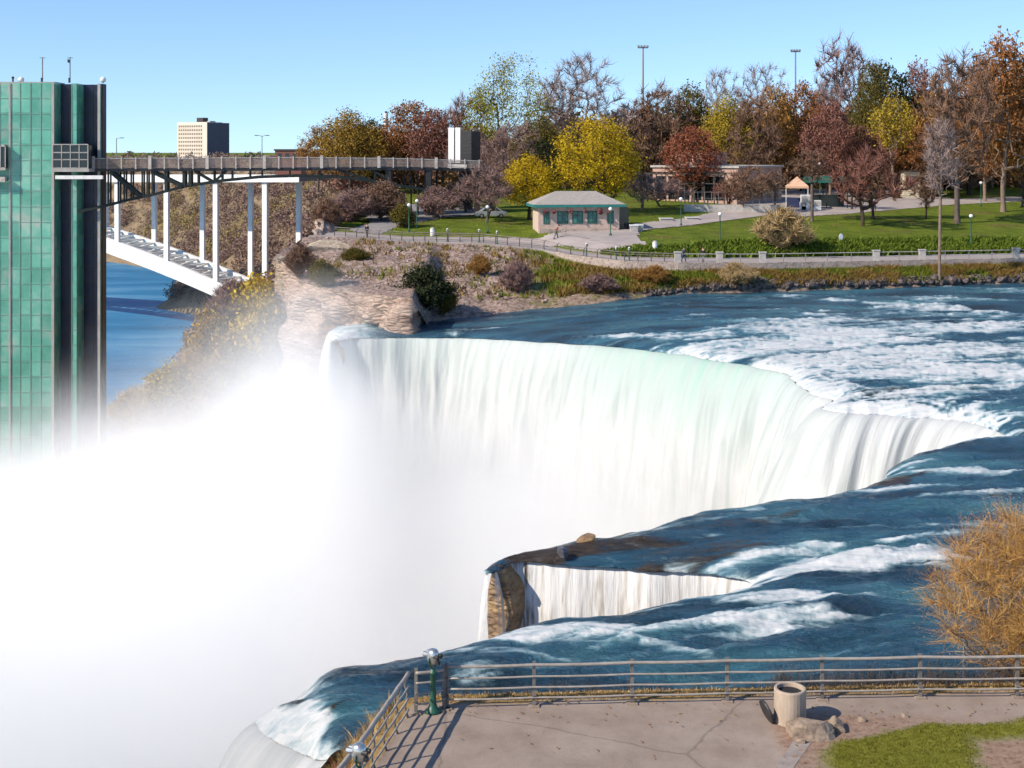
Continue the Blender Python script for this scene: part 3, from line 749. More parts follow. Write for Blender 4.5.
mo=MB().box((-125,25,-64.5),(34,250,-10.0)).build("mist",mist()); tag(mo,kind='stuff')
# ---- rock outcrops at the gorge corner
def ridge(name,line,lab):
    pts,_=catmull([(p.x,p.y) for p in line],0.35); zi=np.interp(np.linspace(0,1,len(pts)),np.linspace(0,1,len(line)),[p.z for p in line])
    prof=[(5.5,-5.5),(3.2,-2.6),(1.6,-0.7),(0.7,-0.1),(0,0),(-0.4,-0.5),(-0.7,-2),(-1.0,-4),(-1.3,-7),(-1.8,-11),(-2.6,-16),(-3.5,-24),(-5,-36)]
    pr=[]; 
    for (a,b),(c,d) in zip(prof[:-1],prof[1:]):
        for t in np.linspace(0,1,5,endpoint=False): pr.append((a+(c-a)*t,b+(d-b)*t))
    pr=np.array(pr); n=len(pts); s=np.arange(n)*0.35
    S,K=np.meshgrid(s,np.arange(len(pr)))
    O=pr[:,0][:,None]; D=pr[:,1][:,None]
    jag=(fbm(S*0.5,D*0.35+0*S,seed=41,oct=4)-0.5)*1.6+( _h(np.floor(S/1.4),np.floor((D+0*S)/1.1),np.zeros_like(S),5)-0.5)*0.7
    top=(fbm(s*0.5,s*0,seed=43,oct=4)-0.5)*1.5
    X=pts[:,0][None]+O+jag*(O<0.5); Y=pts[:,1][None]-jag*0.5; Z=zi[None]+D+top[None]+(fbm(S*0.8,D*0.8+0*S,seed=44)-0.5)*0.6
    o=mesh_np(name,np.c_[X.ravel(),(Y+0*X).ravel(),Z.ravel()],grid_quads(*X.shape),M_CLIFF,smooth=False)
    return tag(o,kind='structure')
ridge("cliff",[P(297,263,146),P(303,250,151),P(309,236,159),P(318,219,170),P(330,205,181),P(346,196,192),P(362,194,198)],"")
# ================================================================ MATERIALS FOR BUILT THINGS
M_STEELG=simple("dark_green_steel",(0.004,0.011,0.010),(0.009,0.018,0.016),rough=0.65)
M_DARK=simple("dark_metal",(0.012,0.012,0.014),(0.025,0.024,0.024),rough=0.5)
M_GALV=simple("galvanised_steel",(0.33,0.31,0.29),(0.22,0.20,0.19),rough=0.5,metal=0.3,scale=6)
M_WHITE=simple("white_paint",(0.78,0.77,0.75),(0.66,0.65,0.63),rough=0.6,scale=1.5)
M_CONC=simple("pale_concrete",(0.50,0.46,0.42),(0.36,0.33,0.30),rough=0.9,scale=2.0,bump=0.2)
M_BRIDGEW=simple("bridge_white_paint",(0.84,0.82,0.78),(0.74,0.72,0.68),rough=0.6,scale=0.3)
M_BRIDGED=simple("bridge_deck_steel",(0.10,0.09,0.09),(0.16,0.14,0.13),rough=0.8,scale=0.3)
M_FENCE=simple("weathered_fence_panel",(0.30,0.24,0.215),(0.20,0.16,0.145),rough=0.8,scale=1.5)
M_GLOBE=simple("white_globe_glass",(0.85,0.85,0.82),(0.8,0.8,0.78),rough=0.3)
M_GREENP=simple("green_paint",(0.012,0.075,0.045),(0.02,0.10,0.06),rough=0.45)
M_TEAL=simple("teal_frames",(0.02,0.16,0.14),(0.03,0.21,0.18),rough=0.4)
M_STONEW=rock_mat("pink_fieldstone",[(0.22,0.16,0.13),(0.46,0.36,0.30),(0.56,0.45,0.38),(0.34,0.26,0.22)],2.2,band=False)
M_BRICKP=simple("pale_pink_brick",(0.60,0.45,0.37),(0.48,0.35,0.28),rough=0.9,scale=1.6,bump=0.2,bscale=9)
M_SHADEGLASS=simple("dark_glass",(0.008,0.012,0.016),(0.015,0.02,0.025),rough=0.12)
M_SHADENAVY=simple("painted_shade_navy",(0.010,0.016,0.045),(0.018,0.024,0.06),rough=0.35,scale=0.2)  # navy that paints shade: tower recesses and apartment side

# ================================================================ OBSERVATION TOWER
def glass_green():
    m,nt,b=new_mat("green_tower_glass"); L=nt.links.new
    g=nd(nt,"ShaderNodeNewGeometry"); tc=nd(nt,"ShaderNodeTexCoord")
    n=nd(nt,"ShaderNodeTexNoise",i_Scale=0.28,i_Detail=5,i_Roughness=0.65); L(tc.outputs['Object'],n.inputs['Vector'])
    w=nd(nt,"ShaderNodeTexWhiteNoise",noise_dimensions='3D')
    sn=nd(nt,"ShaderNodeVectorMath",operation='SNAP'); sn.inputs[1].default_value=(1.43,0.7,2.12); L(tc.outputs['Object'],sn.inputs[0]); L(sn.outputs[0],w.inputs['Vector'])
    r=ramp(nt,n.outputs['Fac'],[(0.28,(0.09,0.32,0.23)),(0.50,(0.13,0.40,0.30)),(0.60,(0.20,0.42,0.33)),(0.70,(0.33,0.42,0.35))])
    mx=nd(nt,"ShaderNodeMixRGB",blend_type='MULTIPLY'); mx.inputs[0].default_value=1; L(r.outputs[0],mx.inputs[1])
    r2=ramp(nt,w.outputs['Value'],[(0,(0.70,0.76,0.76)),(1,(1.18,1.12,1.12))]); L(r2.outputs[0],mx.inputs[2])
    L(mx.outputs[0],b.inputs['Base Color']); b.inputs['Roughness'].default_value=0.22; b.inputs['Specular IOR Level'].default_value=0.35
    return m
M_TGLASS=glass_green()
M_MULL=simple("tower_mullion",(0.13,0.25,0.20),(0.17,0.29,0.24),rough=0.5)
M_TEDGE=simple("tower_concrete_edge",(0.40,0.38,0.35),(0.30,0.28,0.26),rough=0.8,scale=0.5)
M_TBROWN=simple("dark_brown_cladding",(0.030,0.020,0.016),(0.05,0.035,0.028),rough=0.6,scale=0.5)
TY=178.0
def tx(px): return (px-512)/F*TY
TTOP=(HY-83)/F*TY; TBOT=-64.8
tower=empty("observation_tower",(tx(40),TY+8,TBOT),0,"tall green glass observation tower rising out of the mist at the left","tower")
TO=Vector((tx(40),TY+8,TBOT))
blocks=[(-150,54.2,0.0),(69.2,74.4,0.9),(93.6,95.4,2.1)]
for a,b_,dy in ((54.3,69.1,2.6),(74.5,93.5,3.9)):  # recesses cut and coloured navy to stand for shadow cast across the front
    MB().box((tx(a),TY+dy,TBOT),(tx(b_),TY+4.25,TTOP-0.02)).build("shade_recess",M_SHADENAVY,tower,loc=TO).location=(0,0,0)
    m=MB(); z=TTOP-2.1
    while z>TBOT:
        m.box((tx(a),TY+dy-0.05,z-0.05),(tx(b_),TY+dy-0.004,z+0.05)); z-=2.12
    m.box((tx((a+b_)/2)-0.05,TY+dy-0.06,TBOT),(tx((a+b_)/2)+0.05,TY+dy-0.003,TTOP-0.03))
    m.build("glazing_bars",M_TBROWN,tower,loc=TO).location=(0,0,0)
for k,(a,b_,dy) in enumerate(blocks):
    o=MB().box((tx(a),TY+dy,TBOT),(tx(b_),TY+4.3,TTOP)).build("glass_wall",M_TGLASS,tower,loc=TO)
    o.location=(0,0,0)
    for v in o.data.vertices: pass
    m=MB()
    if k==0: xs=[tx(q) for q in (-10,-0.3,9.8,20.2,30.6,41)]
    elif k==1: xs=[tx(a)+0.06]
    else: xs=[tx(a)+0.06]
    for x in xs: m.box((x-0.05,TY+dy-0.06,TBOT),(x+0.05,TY+dy-0.003,TTOP-0.02))
    zz=TTOP-0.1
    z=TTOP-2.1
    while z>TBOT:
        m.box((tx(a)+0.02,TY+dy-0.05,z-0.05),(tx(b_)-0.02,TY+dy-0.004,z+0.05)); z-=2.12
    m.build("glazing_bars",M_MULL,tower,loc=TO).location=(0,0,0)
    if k!=1: MB().box((tx(b_)-0.34,TY+dy-0.12,TBOT),(tx(b_)+0.02,TY+dy-0.051,TTOP+0.02)).build("edge_strip",M_TEDGE,tower,loc=TO).location=(0,0,0)
MB().box((tx(95.4)+0.003,TY+2.6,TBOT),(tx(95.4)+0.16,TY+4.3,TTOP+0.03)).build("side_wall",M_TBROWN,tower,loc=TO).location=(0,0,0)
MB().box((tx(10)-0.12,TY-0.13,TBOT),(tx(10)+0.12,TY-0.062,TTOP)).build("edge_strip",M_TEDGE,tower,loc=TO).location=(0,0,0)
m=MB().box((tx(-150),TY+0.2,TTOP),(tx(54),TY+4.3,TTOP+0.18)); m.build("roof_parapet",M_TEDGE,tower,loc=TO).location=(0,0,0)
# entrance pavilion glazed box at deck level
zt,zb=(HY-144.5)/F*TY,(HY-168)/F*TY
pav=MB().box((tx(55.5),TY-0.9,zb),(tx(90),TY+1.6,zt-0.14)).build("deck_lobby",M_SHADEGLASS,tower,loc=TO); pav.location=(0,0,0)
m=MB(); x0,x1=tx(55.3),tx(90.2)
for q in np.linspace(0,1,5): m.box((x0+(x1-x0)*q-0.06,TY-1.0,zb),(x0+(x1-x0)*q+0.06,TY-0.905,zt))
for q in (0.0,0.36,0.66,1.0): m.box((x0,TY-0.98,zb+(zt-zb)*q-0.07),(x1,TY-0.903,zb+(zt-zb)*q+0.07))
m.build("window_frame",M_TEDGE,tower,loc=TO).location=(0,0,0)
MB().box((tx(55),TY-1.3,zb-0.5),(tx(92),TY+1.5,zb-0.08)).build("deck_slab",M_TEDGE,tower,loc=TO).location=(0,0,0)
MB().box((tx(58),TY-1.1,zb-1.5),(tx(105),TY-0.6,zb-1.0)).build("deck_beam",M_WHITE,tower,loc=TO).location=(0,0,0)
MB().box((tx(-60),TY-0.9,zb),(tx(8),TY-0.15,zt-0.14)).build("deck_lobby",M_SHADEGLASS,tower,loc=TO).location=(0,0,0)
m=MB().box((tx(-60),TY-1.0,zb-0.3),(tx(8.3),TY-0.91,zb+0.1)).box((tx(-60),TY-1.0,zt-0.3),(tx(8.3),TY-0.91,zt))
for q in (3,8): m.box((tx(q)-0.06,TY-1.0,zb),(tx(q)+0.06,TY-0.907,zt))
m.build("window_frame",M_TEDGE,tower,loc=TO).location=(0,0,0)
MB().box((tx(-60),TY-1.1,zb-1.9),(tx(8),TY-0.5,zb-1.2)).build("deck_beam",M_CONC,tower,loc=TO).location=(0,0,0)
# things on the tower roof
for i,(px,py,lab) in enumerate([(34.5,57,"grey antenna mast on the tower roof, the left one of the two"),(62.5,57,"grey antenna mast on the tower roof, with a dark box below its crosspiece")]):
    e=empty("antenna_mast",(tx(px),TY+3,TTOP+0.18),0,lab,"antenna","antenna masts on the tower roof")
    h=(HY-py)/F*TY-TTOP
    MB().tube([(0,0,0),(0,0,h)],0.09,6).build("mast",M_GALV,e)
    MB().box((-0.38,-0.04,h-0.12),(0.38,0.04,h-0.05)).build("crosspiece",M_DARK,e)
    MB().box((-0.16,-0.2,0),(0.12,-0.1,0.7)).build("base_box",M_DARK,e)
    if i: MB().box((-0.3,-0.15,h-0.75),(-0.1,0.1,h-0.3)).build("equipment_box",M_DARK,e)
for px,lab in ((11.5,"white dome antenna on the tower roof near its left end"),(95,"low white dish on the right corner of the tower roof")):
    r=0.42
    e=empty("satellite_dome",(tx(px),TY+3.5,TTOP+0.18),0,lab,"antenna")
    MB().lathe((0,0,0),[(0.1,0),(0.1,0.25)],8).build("stand",M_DARK,e)
    MB().lathe((0,0,0.2),[(r*math.cos(a),r*math.sin(a)+r*0.6) for a in np.linspace(-0.9,1.5,8)],14).build("dome",M_WHITE,e,smooth=True)
e=empty("roof_vent",(tx(4.5),TY+3,TTOP+0.18),0,"small dark vent pipe on the tower roof beside the white dome","vent")
MB().lathe((0,0,0),[(0.12,0),(0.12,0.6),(0.19,0.62),(0.19,0.8),(0.05,0.9)],10).build("pipe",M_TBROWN,e)

# ================================================================ WALKWAY FROM THE TOWER TO THE PARK
WA=Vector((tx(92),TY+1.2,0)); WB=Vector((-5.2,188,0))
def wk(px):
    """plan point of the walkway seen in column px"""
    k=(px-512)/F; d=WB-WA
    t=(k*WA.y-WA.x)/(d.x-k*d.y); return WA+d*t
def wz(py,px): return (HY-py)/F*wk(px).y
WD=(WB-WA).normalized(); WNn=Vector((WD.y,-WD.x,0))      # towards the camera
wlk=empty("observation_walkway",(WA.x,WA.y,-3),0,"long railed walkway on a dark steel arch joining the green tower to the park","walkway")
WO=Vector((WA.x,WA.y,-3))
def wb(m,name,mat,parent=None,smooth=False):
    o=m.build(name,mat,wlk if parent is None else parent,smooth=smooth,loc=WO); o.location=(0,0,0); return o
def top(px): return float(np.interp(px,[90,300,400,480],[158.5,157.5,158.5,161]))
def deckt(px): return float(np.interp(px,[90,250,400,480],[168.6,168,167,168.5]))
pxs=list(np.linspace(92,482,60))
deck=MB()
for a,b_ in zip(pxs[:-1],pxs[1:]):
    p,q=wk(a),wk(b_)
    for (z0,z1,off0,off1,mi) in ((0.0,-0.55,0,-3.2,0),):
        za,zb_=wz(deckt(a),a),wz(deckt(b_),b_)
        i0,i1=p-WNn*0,p-WNn*3.2; j0,j1=q-WNn*0,q-WNn*3.2
        V=[(i0.x,i0.y,za),(j0.x,j0.y,zb_),(j1.x,j1.y,zb_),(i1.x,i1.y,za),(i0.x,i0.y,za-0.42),(j0.x,j0.y,zb_-0.42),(j1.x,j1.y,zb_-0.42),(i1.x,i1.y,za-0.42)]
        deck.add(V,[(0,1,2,3),(4,7,6,5),(0,4,5,1),(2,6,7,3),(0,3,7,4),(1,5,6,2)])
wb(deck,"deck",M_DARK)
for side in (0,1):
    panel=MB(); rail=MB()
    for a,b_ in zip(pxs[:-1],pxs[1:]):
        p,q=wk(a)-WNn*3.1*side+WNn*0.03*(1-2*side),wk(b_)-WNn*3.1*side+WNn*0.03*(1-2*side)
        za,zb_=wz(deckt(a),a),wz(deckt(b_),b_); ta,tb_=wz(top(a),a),wz(top(b_),b_)
        n=7
        for k in range(n):
            f=(k+0.5)/n; c=p.lerp(q,f); z0=za+(zb_-za)*f; z1=ta+(tb_-ta)*f
            panel.beam((c.x,c.y,z0+0.05),(c.x,c.y,z1-0.1),0.055,0.03)
        for h in (0.12,0.5,0.86):
            panel.beam((p.x,p.y,za+(ta-za)*h),(q.x,q.y,zb_+(tb_-zb_)*h),0.05,0.06)
        rail.beam((p.x,p.y,ta),(q.x,q.y,tb_),0.12,0.1)
    wb(panel,"fence_panel",M_FENCE); wb(rail,"handrail",M_CONC)
for px in np.arange(93,482,14.3):
    p=wk(px); big=int(round((px-93)/14.3))%4==0
    w=0.42 if big else 0.16
    wb(MB().beam((p.x+WNn.x*0.1,p.y+WNn.y*0.1,wz(deckt(px),px)-0.1),(p.x+WNn.x*0.1,p.y+WNn.y*0.1,wz(top(px),px)+(0.32 if big else 0.2)),w),"fence_post",M_CONC)
# arch truss: lower chord, posts, diagonals, near and far
def chord(px): return float(np.interp(px,[62,84,105,130,150,182,220,260,300,340,380,400,430,446],[214,210.5,206,199.5,195.5,187,181,177,175.8,177,182,186,190,192]))
cps=list(np.linspace(78,446,70))
for side in (0,1):
    ch=MB()
    for a,b_ in zip(cps[:-1],cps[1:]):
        p,q=wk(a)-WNn*(0.3+2.5*side),wk(b_)-WNn*(0.3+2.5*side)
        ch.beam((p.x,p.y,wz(chord(a),a)),(q.x,q.y,wz(chord(b_),b_)),0.35,0.38)
    wb(ch,"lower_chord",M_STEELG)
    ks=[108,118,124,131,142,147,152,166,184,190,198,214,222,232,250,262,290,320,350,375]
    for px in ks:
        p=wk(px)-WNn*(0.3+2.5*side)
        if chord(px)-deckt(px)>4: wb(MB().beam((p.x,p.y,wz(chord(px),px)),(p.x,p.y,wz(deckt(px)+2.4,px)),0.2 if px not in (166,184,190) else 0.42),"truss_post",M_STEELG)
    for a,b_ in ((110,140),(151,182),(194,212),(226,214),(340,372),(372,398)):
        p,q=wk(a)-WNn*(0.3+2.5*side),wk(b_)-WNn*(0.3+2.5*side)
        wb(MB().beam((p.x,p.y,wz(deckt(a)+3,a)),(q.x,q.y,wz(chord(b_)-0.6,b_)),0.5 if b_ in(140,182) else 0.3),"truss_diagonal",M_STEELG)
for px in (390,430):
    p=wk(px)-WNn*1.6
    wb(MB().box((p.x-0.38,p.y-1.5,float(land_z(p.x,p.y))-0.5),(p.x+0.38,p.y+1.5,wz(deckt(px),px)-0.43)),"pier",M_DARK)
for px in (405,412,419,426,438,444):
    p=wk(px)-WNn*1.4
    wb(MB().tube([(p.x,p.y,float(land_z(p.x,p.y))-0.4),(p.x,p.y,wz(deckt(px),px)-0.43)],0.12,6),"pier_post",M_DARK)
p=wk(476); MBq=MB().box((p.x-0.3,p.y+0.4,float(land_z(p.x,p.y))-1),(p.x+0.5,p.y+2.5,wz(169,476)-0.45)); wb(MBq,"abutment",M_TBROWN)

# white lift house standing at the park end of the walkway
LY=194.0; lz=-2.2
lift=empty("lift_tower",((460-512)/F*LY,LY,lz),-0.4,"white slotted lift house at the park end of the walkway","lift house")
ltop=(HY-127.5)/F*LY-lz; lbase=float(land_z((460-512)/F*LY,LY))-lz
x=lambda px:(px-460)/F*LY
MB().box((x(448.5),0.25,-0.9),(x(472),3.4,ltop-0.55)).build("shaft",M_TBROWN,lift)
MB().box((x(456),0.9,lbase),(x(466),2.6,-0.903)).build("support",M_DARK,lift)
for a,b_ in ((447,453.3),(454.7,460.2)): MB().box((x(a),0.0,0.3),(x(b_),0.24,ltop)).build("white_panel",M_WHITE,lift)
MB().box((x(453.4),0.1,0.35),(x(454.6),0.22,ltop-0.4)).build("slot",M_DARK,lift)
MB().box((x(447),-0.15,-0.9),(x(468),-0.02,0.1)).build("base_panel",M_WHITE,lift)
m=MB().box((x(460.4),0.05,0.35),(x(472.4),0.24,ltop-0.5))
m.build("painted_shade_panel",M_DARK,lift)  # dark colour stands for the shade on the right half
m=MB()
for z in np.linspace(0.6,ltop-0.8,9): m.box((x(460.6),-0.01,z-0.035),(x(472.2),0.045,z+0.035))
m.build("louvre",M_TBROWN,lift)

# ================================================================ ARCH BRIDGE OVER THE GORGE
BY=450.0; bs=BY/F; BX0=(180-512)*bs
UX=Vector((0.894,-0.447,0)); UY=Vector((0.447,0.894,0))         # along the deck, and across it away from the camera
bridge=empty("arch_bridge",(BX0,BY,-11),0,"white steel arch road bridge spanning the gorge behind the tower","bridge")
BO=Vector((BX0,BY,-11))
def bb(m,name,mat):
    o=m.build(name,mat,bridge,loc=BO); o.location=(0,0,0); return o
def bp_(px):
    k=(px-512)/F; Y=(BY+0.5*BX0)/(1+0.5*k); return Vector((k*Y,Y,0))
def bz(py,px): return (HY-py)/F*bp_(px).y
def slab(m,p,q,w0,w1,pz,qz):
    """a bar from p to q: w0..w1 across, (bottom, top) heights at each end"""
    V=[p+UY*w0+Vector((0,0,pz[0])),q+UY*w0+Vector((0,0,qz[0])),q+UY*w0+Vector((0,0,qz[1])),p+UY*w0+Vector((0,0,pz[1])),
       p+UY*w1+Vector((0,0,pz[0])),q+UY*w1+Vector((0,0,qz[0])),q+UY*w1+Vector((0,0,qz[1])),p+UY*w1+Vector((0,0,pz[1]))]
    return m.add(V,[(0,1,2,3),(7,6,5,4),(3,2,6,7),(0,4,5,1),(0,3,7,4),(1,5,6,2)])
def arch_y(px): return 241+0.36*(px-116)+0.00045*(px-116)**2 if px>-284 else 241-72
bap=list(np.arange(-180,286,11.0)); BW=19.0
for side in (0,1):
    m=MB()
    for a,b_ in zip(bap[:-1],bap[1:]):
        h=2.7 if side==0 else 1.6
        za,zb_=bz(arch_y(a)+8,a),bz(arch_y(b_)+8,b_)
        slab(m,bp_(a),bp_(b_),BW*side,BW*side+1.4,(za-h,za+h),(zb_-h,zb_+h))
    bb(m,"arch_rib",M_BRIDGEW)
m=MB()
for k,a in enumerate(bap[:-1]):
    p,q=bp_(a)+UY*1.4,bp_(a)+UY*BW; r,t=bp_(a+11)+UY*1.4,bp_(a+11)+UY*BW
    za,zb_=bz(arch_y(a)+8,a)+1.0,bz(arch_y(a+11)+8,a+11)+1.0
    up=lambda v,z: v+Vector((0,0,z))
    m.beam(up(p,za),up(q,za),0.8,0.6); m.beam(up(p,za),up(t,zb_),0.6,0.5); m.beam(up(r,zb_),up(q,za),0.6,0.5)
bb(m,"arch_bracing",M_BRIDGEW)
for px in [116+49.3*k for k in range(-5,4)]:
    for side in (0,1):
        p=bp_(px)-UX*0.95; q=bp_(px)+UX*0.95; z0=bz(arch_y(px)+8,px)+1
        bb(slab(MB(),p,q,BW*side+0.2,BW*side+1.3,(z0,bz(181.6,px)-0.3),(z0,bz(181.6,px)-0.3)),"column",M_BRIDGEW)
deck_m=MB(); gird=MB(); rail_m=MB()
dp=list(np.arange(-180,320,20.0))
for a,b_ in zip(dp[:-1],dp[1:]):
    p,q=bp_(a),bp_(b_)
    slab(deck_m,p,q,-0.4,BW+2,(bz(181.5,a),bz(175.5,a)),(bz(181.5,b_),bz(175.5,b_)))
    slab(gird,p,q,-0.65,-0.42,(bz(181.6,a)-0.2,bz(175.4,a)+0.3),(bz(181.6,b_)-0.2,bz(175.4,b_)+0.3))
    slab(rail_m,p,q,-0.6,-0.45,(bz(175.4,a)+1.4,bz(175.4,a)+1.55),(bz(175.4,b_)+1.4,bz(175.4,b_)+1.55))
    for s in range(4):
        c=p.lerp(q,s/4); zc=bz(175.4,a)+(bz(175.4,b_)-bz(175.4,a))*s/4
        rail_m.beam(c-UY*0.52+Vector((0,0,zc+0.31)),c-UY*0.52+Vector((0,0,zc+1.39)),0.1)
bb(deck_m,"road_deck",M_BRIDGED); bb(gird,"deck_girder",M_BRIDGEW); bb(rail_m,"parapet_rail",M_GALV)

# ================================================================ BUILDINGS
AY=900.0; a_=AY/F
apt=empty("apartment_block",((207-512)*a_,AY,-8),math.radians(-32),"beige slab apartment block with a shaded side wall on the skyline behind the bridge","building")
hh=(HY-122)/F*AY+8
M_APT=simple("beige_facade",(0.74,0.66,0.54),(0.66,0.58,0.47),rough=0.9,scale=0.05)
MB().box((-29,0,0),(-0.02,15,hh)).build("wall",M_APT,apt)
MB().box((0,0.05,0),(0.6,21,hh-0.4)).build("side_wall",M_SHADENAVY,apt)  # shade of the unlit side put into its colour
for fl in range(9):
    z=2.2+fl*(hh-3.0)/9
    for k in range(11): MB().box((-27.6+k*2.15,-0.05,z),(-26.2+k*2.15,-0.01,z+1.35)).build("window",simple("brown_windows",(0.14,0.10,0.07),(0.20,0.15,0.10),rough=0.3) if fl==0 and k==0 else bpy.data.materials["brown_windows"],apt)
m=MB()
for fl in range(9):
    z=1.8+fl*(hh-3.0)/9; m.box((-28.8,-0.25,z-0.25),(-4.3,-0.06,z+0.05))
m.build("balcony_band",M_APT,apt)
MB().box((-14,4,hh),(-8,9,hh+3.2)).build("roof_plant",M_TBROWN,apt)
MB().box((-3,3,hh),(0,8,hh+0.8)).build("roof_plant",M_CONC,apt)

# refreshment kiosk
M_TPANE=simple("teal_glass",(0.015,0.09,0.085),(0.05,0.20,0.18),rough=0.15,scale=1.3,lo=0.42,hi=0.6)
KY=166.0
kc=ground(579,KY); kz=kc.z
kiosk=empty("park_kiosk",kc,math.radians(7),"pale pink brick park kiosk with a grey hipped roof and teal windows","kiosk")
ks=KY/F; hw=41*ks; kd=5.2; wh=(233-207)*ks
wall=MB().box((-hw,0,-0.4),(hw,kd,wh)).build("wall",M_BRICKP,kiosk)
M_ROOF=simple("grey_shingles",(0.38,0.34,0.30),(0.27,0.24,0.215),rough=0.9,scale=3,bump=0.3,stretch=(1,1,4))
ov=0.75; rh=1.75
m=MB(); V=[(-hw-ov,-ov,wh+0.14),(hw+ov,-ov,wh+0.14),(hw+ov,kd+ov,wh+0.14),(-hw-ov,kd+ov,wh+0.14),(-hw+2.6,kd/2,wh+rh),(hw-2.6,kd/2,wh+rh)]
m.add(V,[(0,1,5,4),(1,2,5),(2,3,4,5),(3,0,4),(3,2,1,0)]).build("roof",M_ROOF,kiosk)
MB().box((-hw-ov-0.03,-ov-0.03,wh-0.22),(hw+ov+0.03,kd+ov+0.03,wh+0.12)).build("fascia",M_TEAL,kiosk)
for px,w in ((-33,3.0),(-16.5,5.5),(-1.5,5.5),(13.5,5.0),(32,3.2)):
    f=MB(); x0,x1=(px-w)*ks,(px+w)*ks
    z0,z1=wh*0.30,wh*0.78
    fr=MB().box((x0,-0.07,z0),(x0+0.12,-0.003,z1)).box((x1-0.12,-0.07,z0),(x1,-0.003,z1)).box((x0+0.12,-0.07,z1-0.12),(x1-0.12,-0.003,z1)).box((x0+0.12,-0.07,z0),(x1-0.12,-0.003,z0+0.1)).build("window",M_GREENP,kiosk)
    MB().box((x0+0.12,-0.04,z0+0.1),(x1-0.12,-0.005,z1-0.12)).build("pane",M_TPANE,fr)
    MB().box(((x0+x1)/2-0.04,-0.06,z0+0.1),((x0+x1)/2+0.04,-0.041,z1-0.12)).box((x0+0.12,-0.062,z0+(z1-z0)*0.62),(x1-0.12,-0.042,z0+(z1-z0)*0.62+0.06)).build("glazing_bar",M_GREENP,fr)
MB().box((-hw*0.98,-0.25,-0.2),(hw*0.98,-0.02,0.35)).build("stone_base",M_STONEW,kiosk)
MB().box((hw+0.02,0.3,-0.3),(hw+1.3,kd-0.2,wh*0.9)).build("side_porch",M_SHADEGLASS,kiosk)
M_RED=simple("red_flowers",(0.05,0.02,0.02),(0.22,0.06,0.06),rough=0.9,scale=9)
KB=[(-34,.3),(-26,.25),(-9,.3),(6,.25),(21,.35),(30,.25)]
for i,(px,r) in enumerate(KB):
    bm=bmesh.new(); bmesh.ops.create_icosphere(bm,subdivisions=2,radius=r)
    for v in bm.verts: v.co*=1+0.9*(random.random()-0.5)
    me=bpy.data.meshes.new("hanging_basket"); bm.to_mesh(me); bm.free(); me.materials.append(M_RED)
    o=bpy.data.objects.new("hanging_basket",me); COL.objects.link(o)
    o.location=kiosk.matrix_basis@Vector((px*ks,-0.62,wh*0.78))
    tag(o,"red flower basket hanging under the eaves of the pink kiosk","flower basket","flower baskets on the kiosk")
    c=MB().tube([(0,0,r),(0,0,wh*0.22-0.2)],0.02,4).build("hanger",M_DARK,o)

# stone park centre
SY=202.0; sp=ground(738,SY)
cen=empty("park_centre",sp,math.radians(-38),"low flat roofed pink stone park building with a timber pergola behind the trees","building")
cw,cd2,chh=15.5,15.0,5.7
M_PINKW=simple("pink_stone_wall",(0.50,0.33,0.27),(0.40,0.26,0.21),rough=0.9,scale=0.8,bump=0.2)
MB().box((-cw,0,-1.0),(0,cd2,chh)).build("wall",M_PINKW,cen)
MB().box((-cw-0.3,-0.3,chh+0.003),(0.3,cd2+0.3,chh+0.32)).build("roof",M_CONC,cen)
MB().box((-cw+0.2,5,chh+0.33),(-cw+7.5,11,chh+2.4)).build("roof_house",M_PINKW,cen)
MB().box((-cw+3,4.95,chh+0.9),(-cw+4.4,4.996,chh+1.9)).build("window",M_SHADEGLASS,cen)
for k in range(6):
    x0=-cw+0.8+k*2.15
    fr=MB().box((x0,-0.05,0.6),(x0+1.75,-0.005,4.3)).build("window",M_SHADEGLASS,cen)
    MB().box((x0+0.8,-0.09,0.6),(x0+0.9,-0.055,4.3)).box((x0,-0.09,2.5),(x0+1.75,-0.057,2.6)).build("frame",M_TBROWN,fr)
for k in range(5):
    y0=1.2+k*2.7; MB().box((0.005,y0,0.8),(0.05,y0+1.7,3.8)).build("window",M_SHADEGLASS,cen)
m=MB()
for k in range(9): m.box((-cw+0.3+k*1.75,-2.4,-0.5),(-cw+0.45+k*1.75,-2.25,4.6))
m.box((-cw,-2.42,4.6),(-0.9,-2.2,4.85)).box((-cw,-2.42,3.2),(-0.9,-2.3,3.35))
for k in range(14): m.box((-cw+0.3+k*1.08,-2.6,4.86),(-cw+0.42+k*1.08,-0.05,5.0))
m.build("pergola",M_TBROWN,cen)
# enclosure in front of it
gw=empty("garden_wall",ground(715,188),math.radians(-4),"grey garden wall with a wire mesh fence in front of the pink building","wall")
MB().box((-4.5,0,-0.6),(9.5,0.3,1.1)).build("wall",M_CONC,gw)
m=MB()
for k in range(15): m.tube([(-4.4+k*0.98,0.15,1.1),(-4.4+k*0.98,0.15,2.9)],0.035,5)
m.tube([(-4.5,0.15,2.9),(9.5,0.15,2.9)],0.03,5).tube([(-4.5,0.15,2.0),(9.5,0.15,2.0)],0.02,5); m.build("mesh_fence",M_GALV,gw)

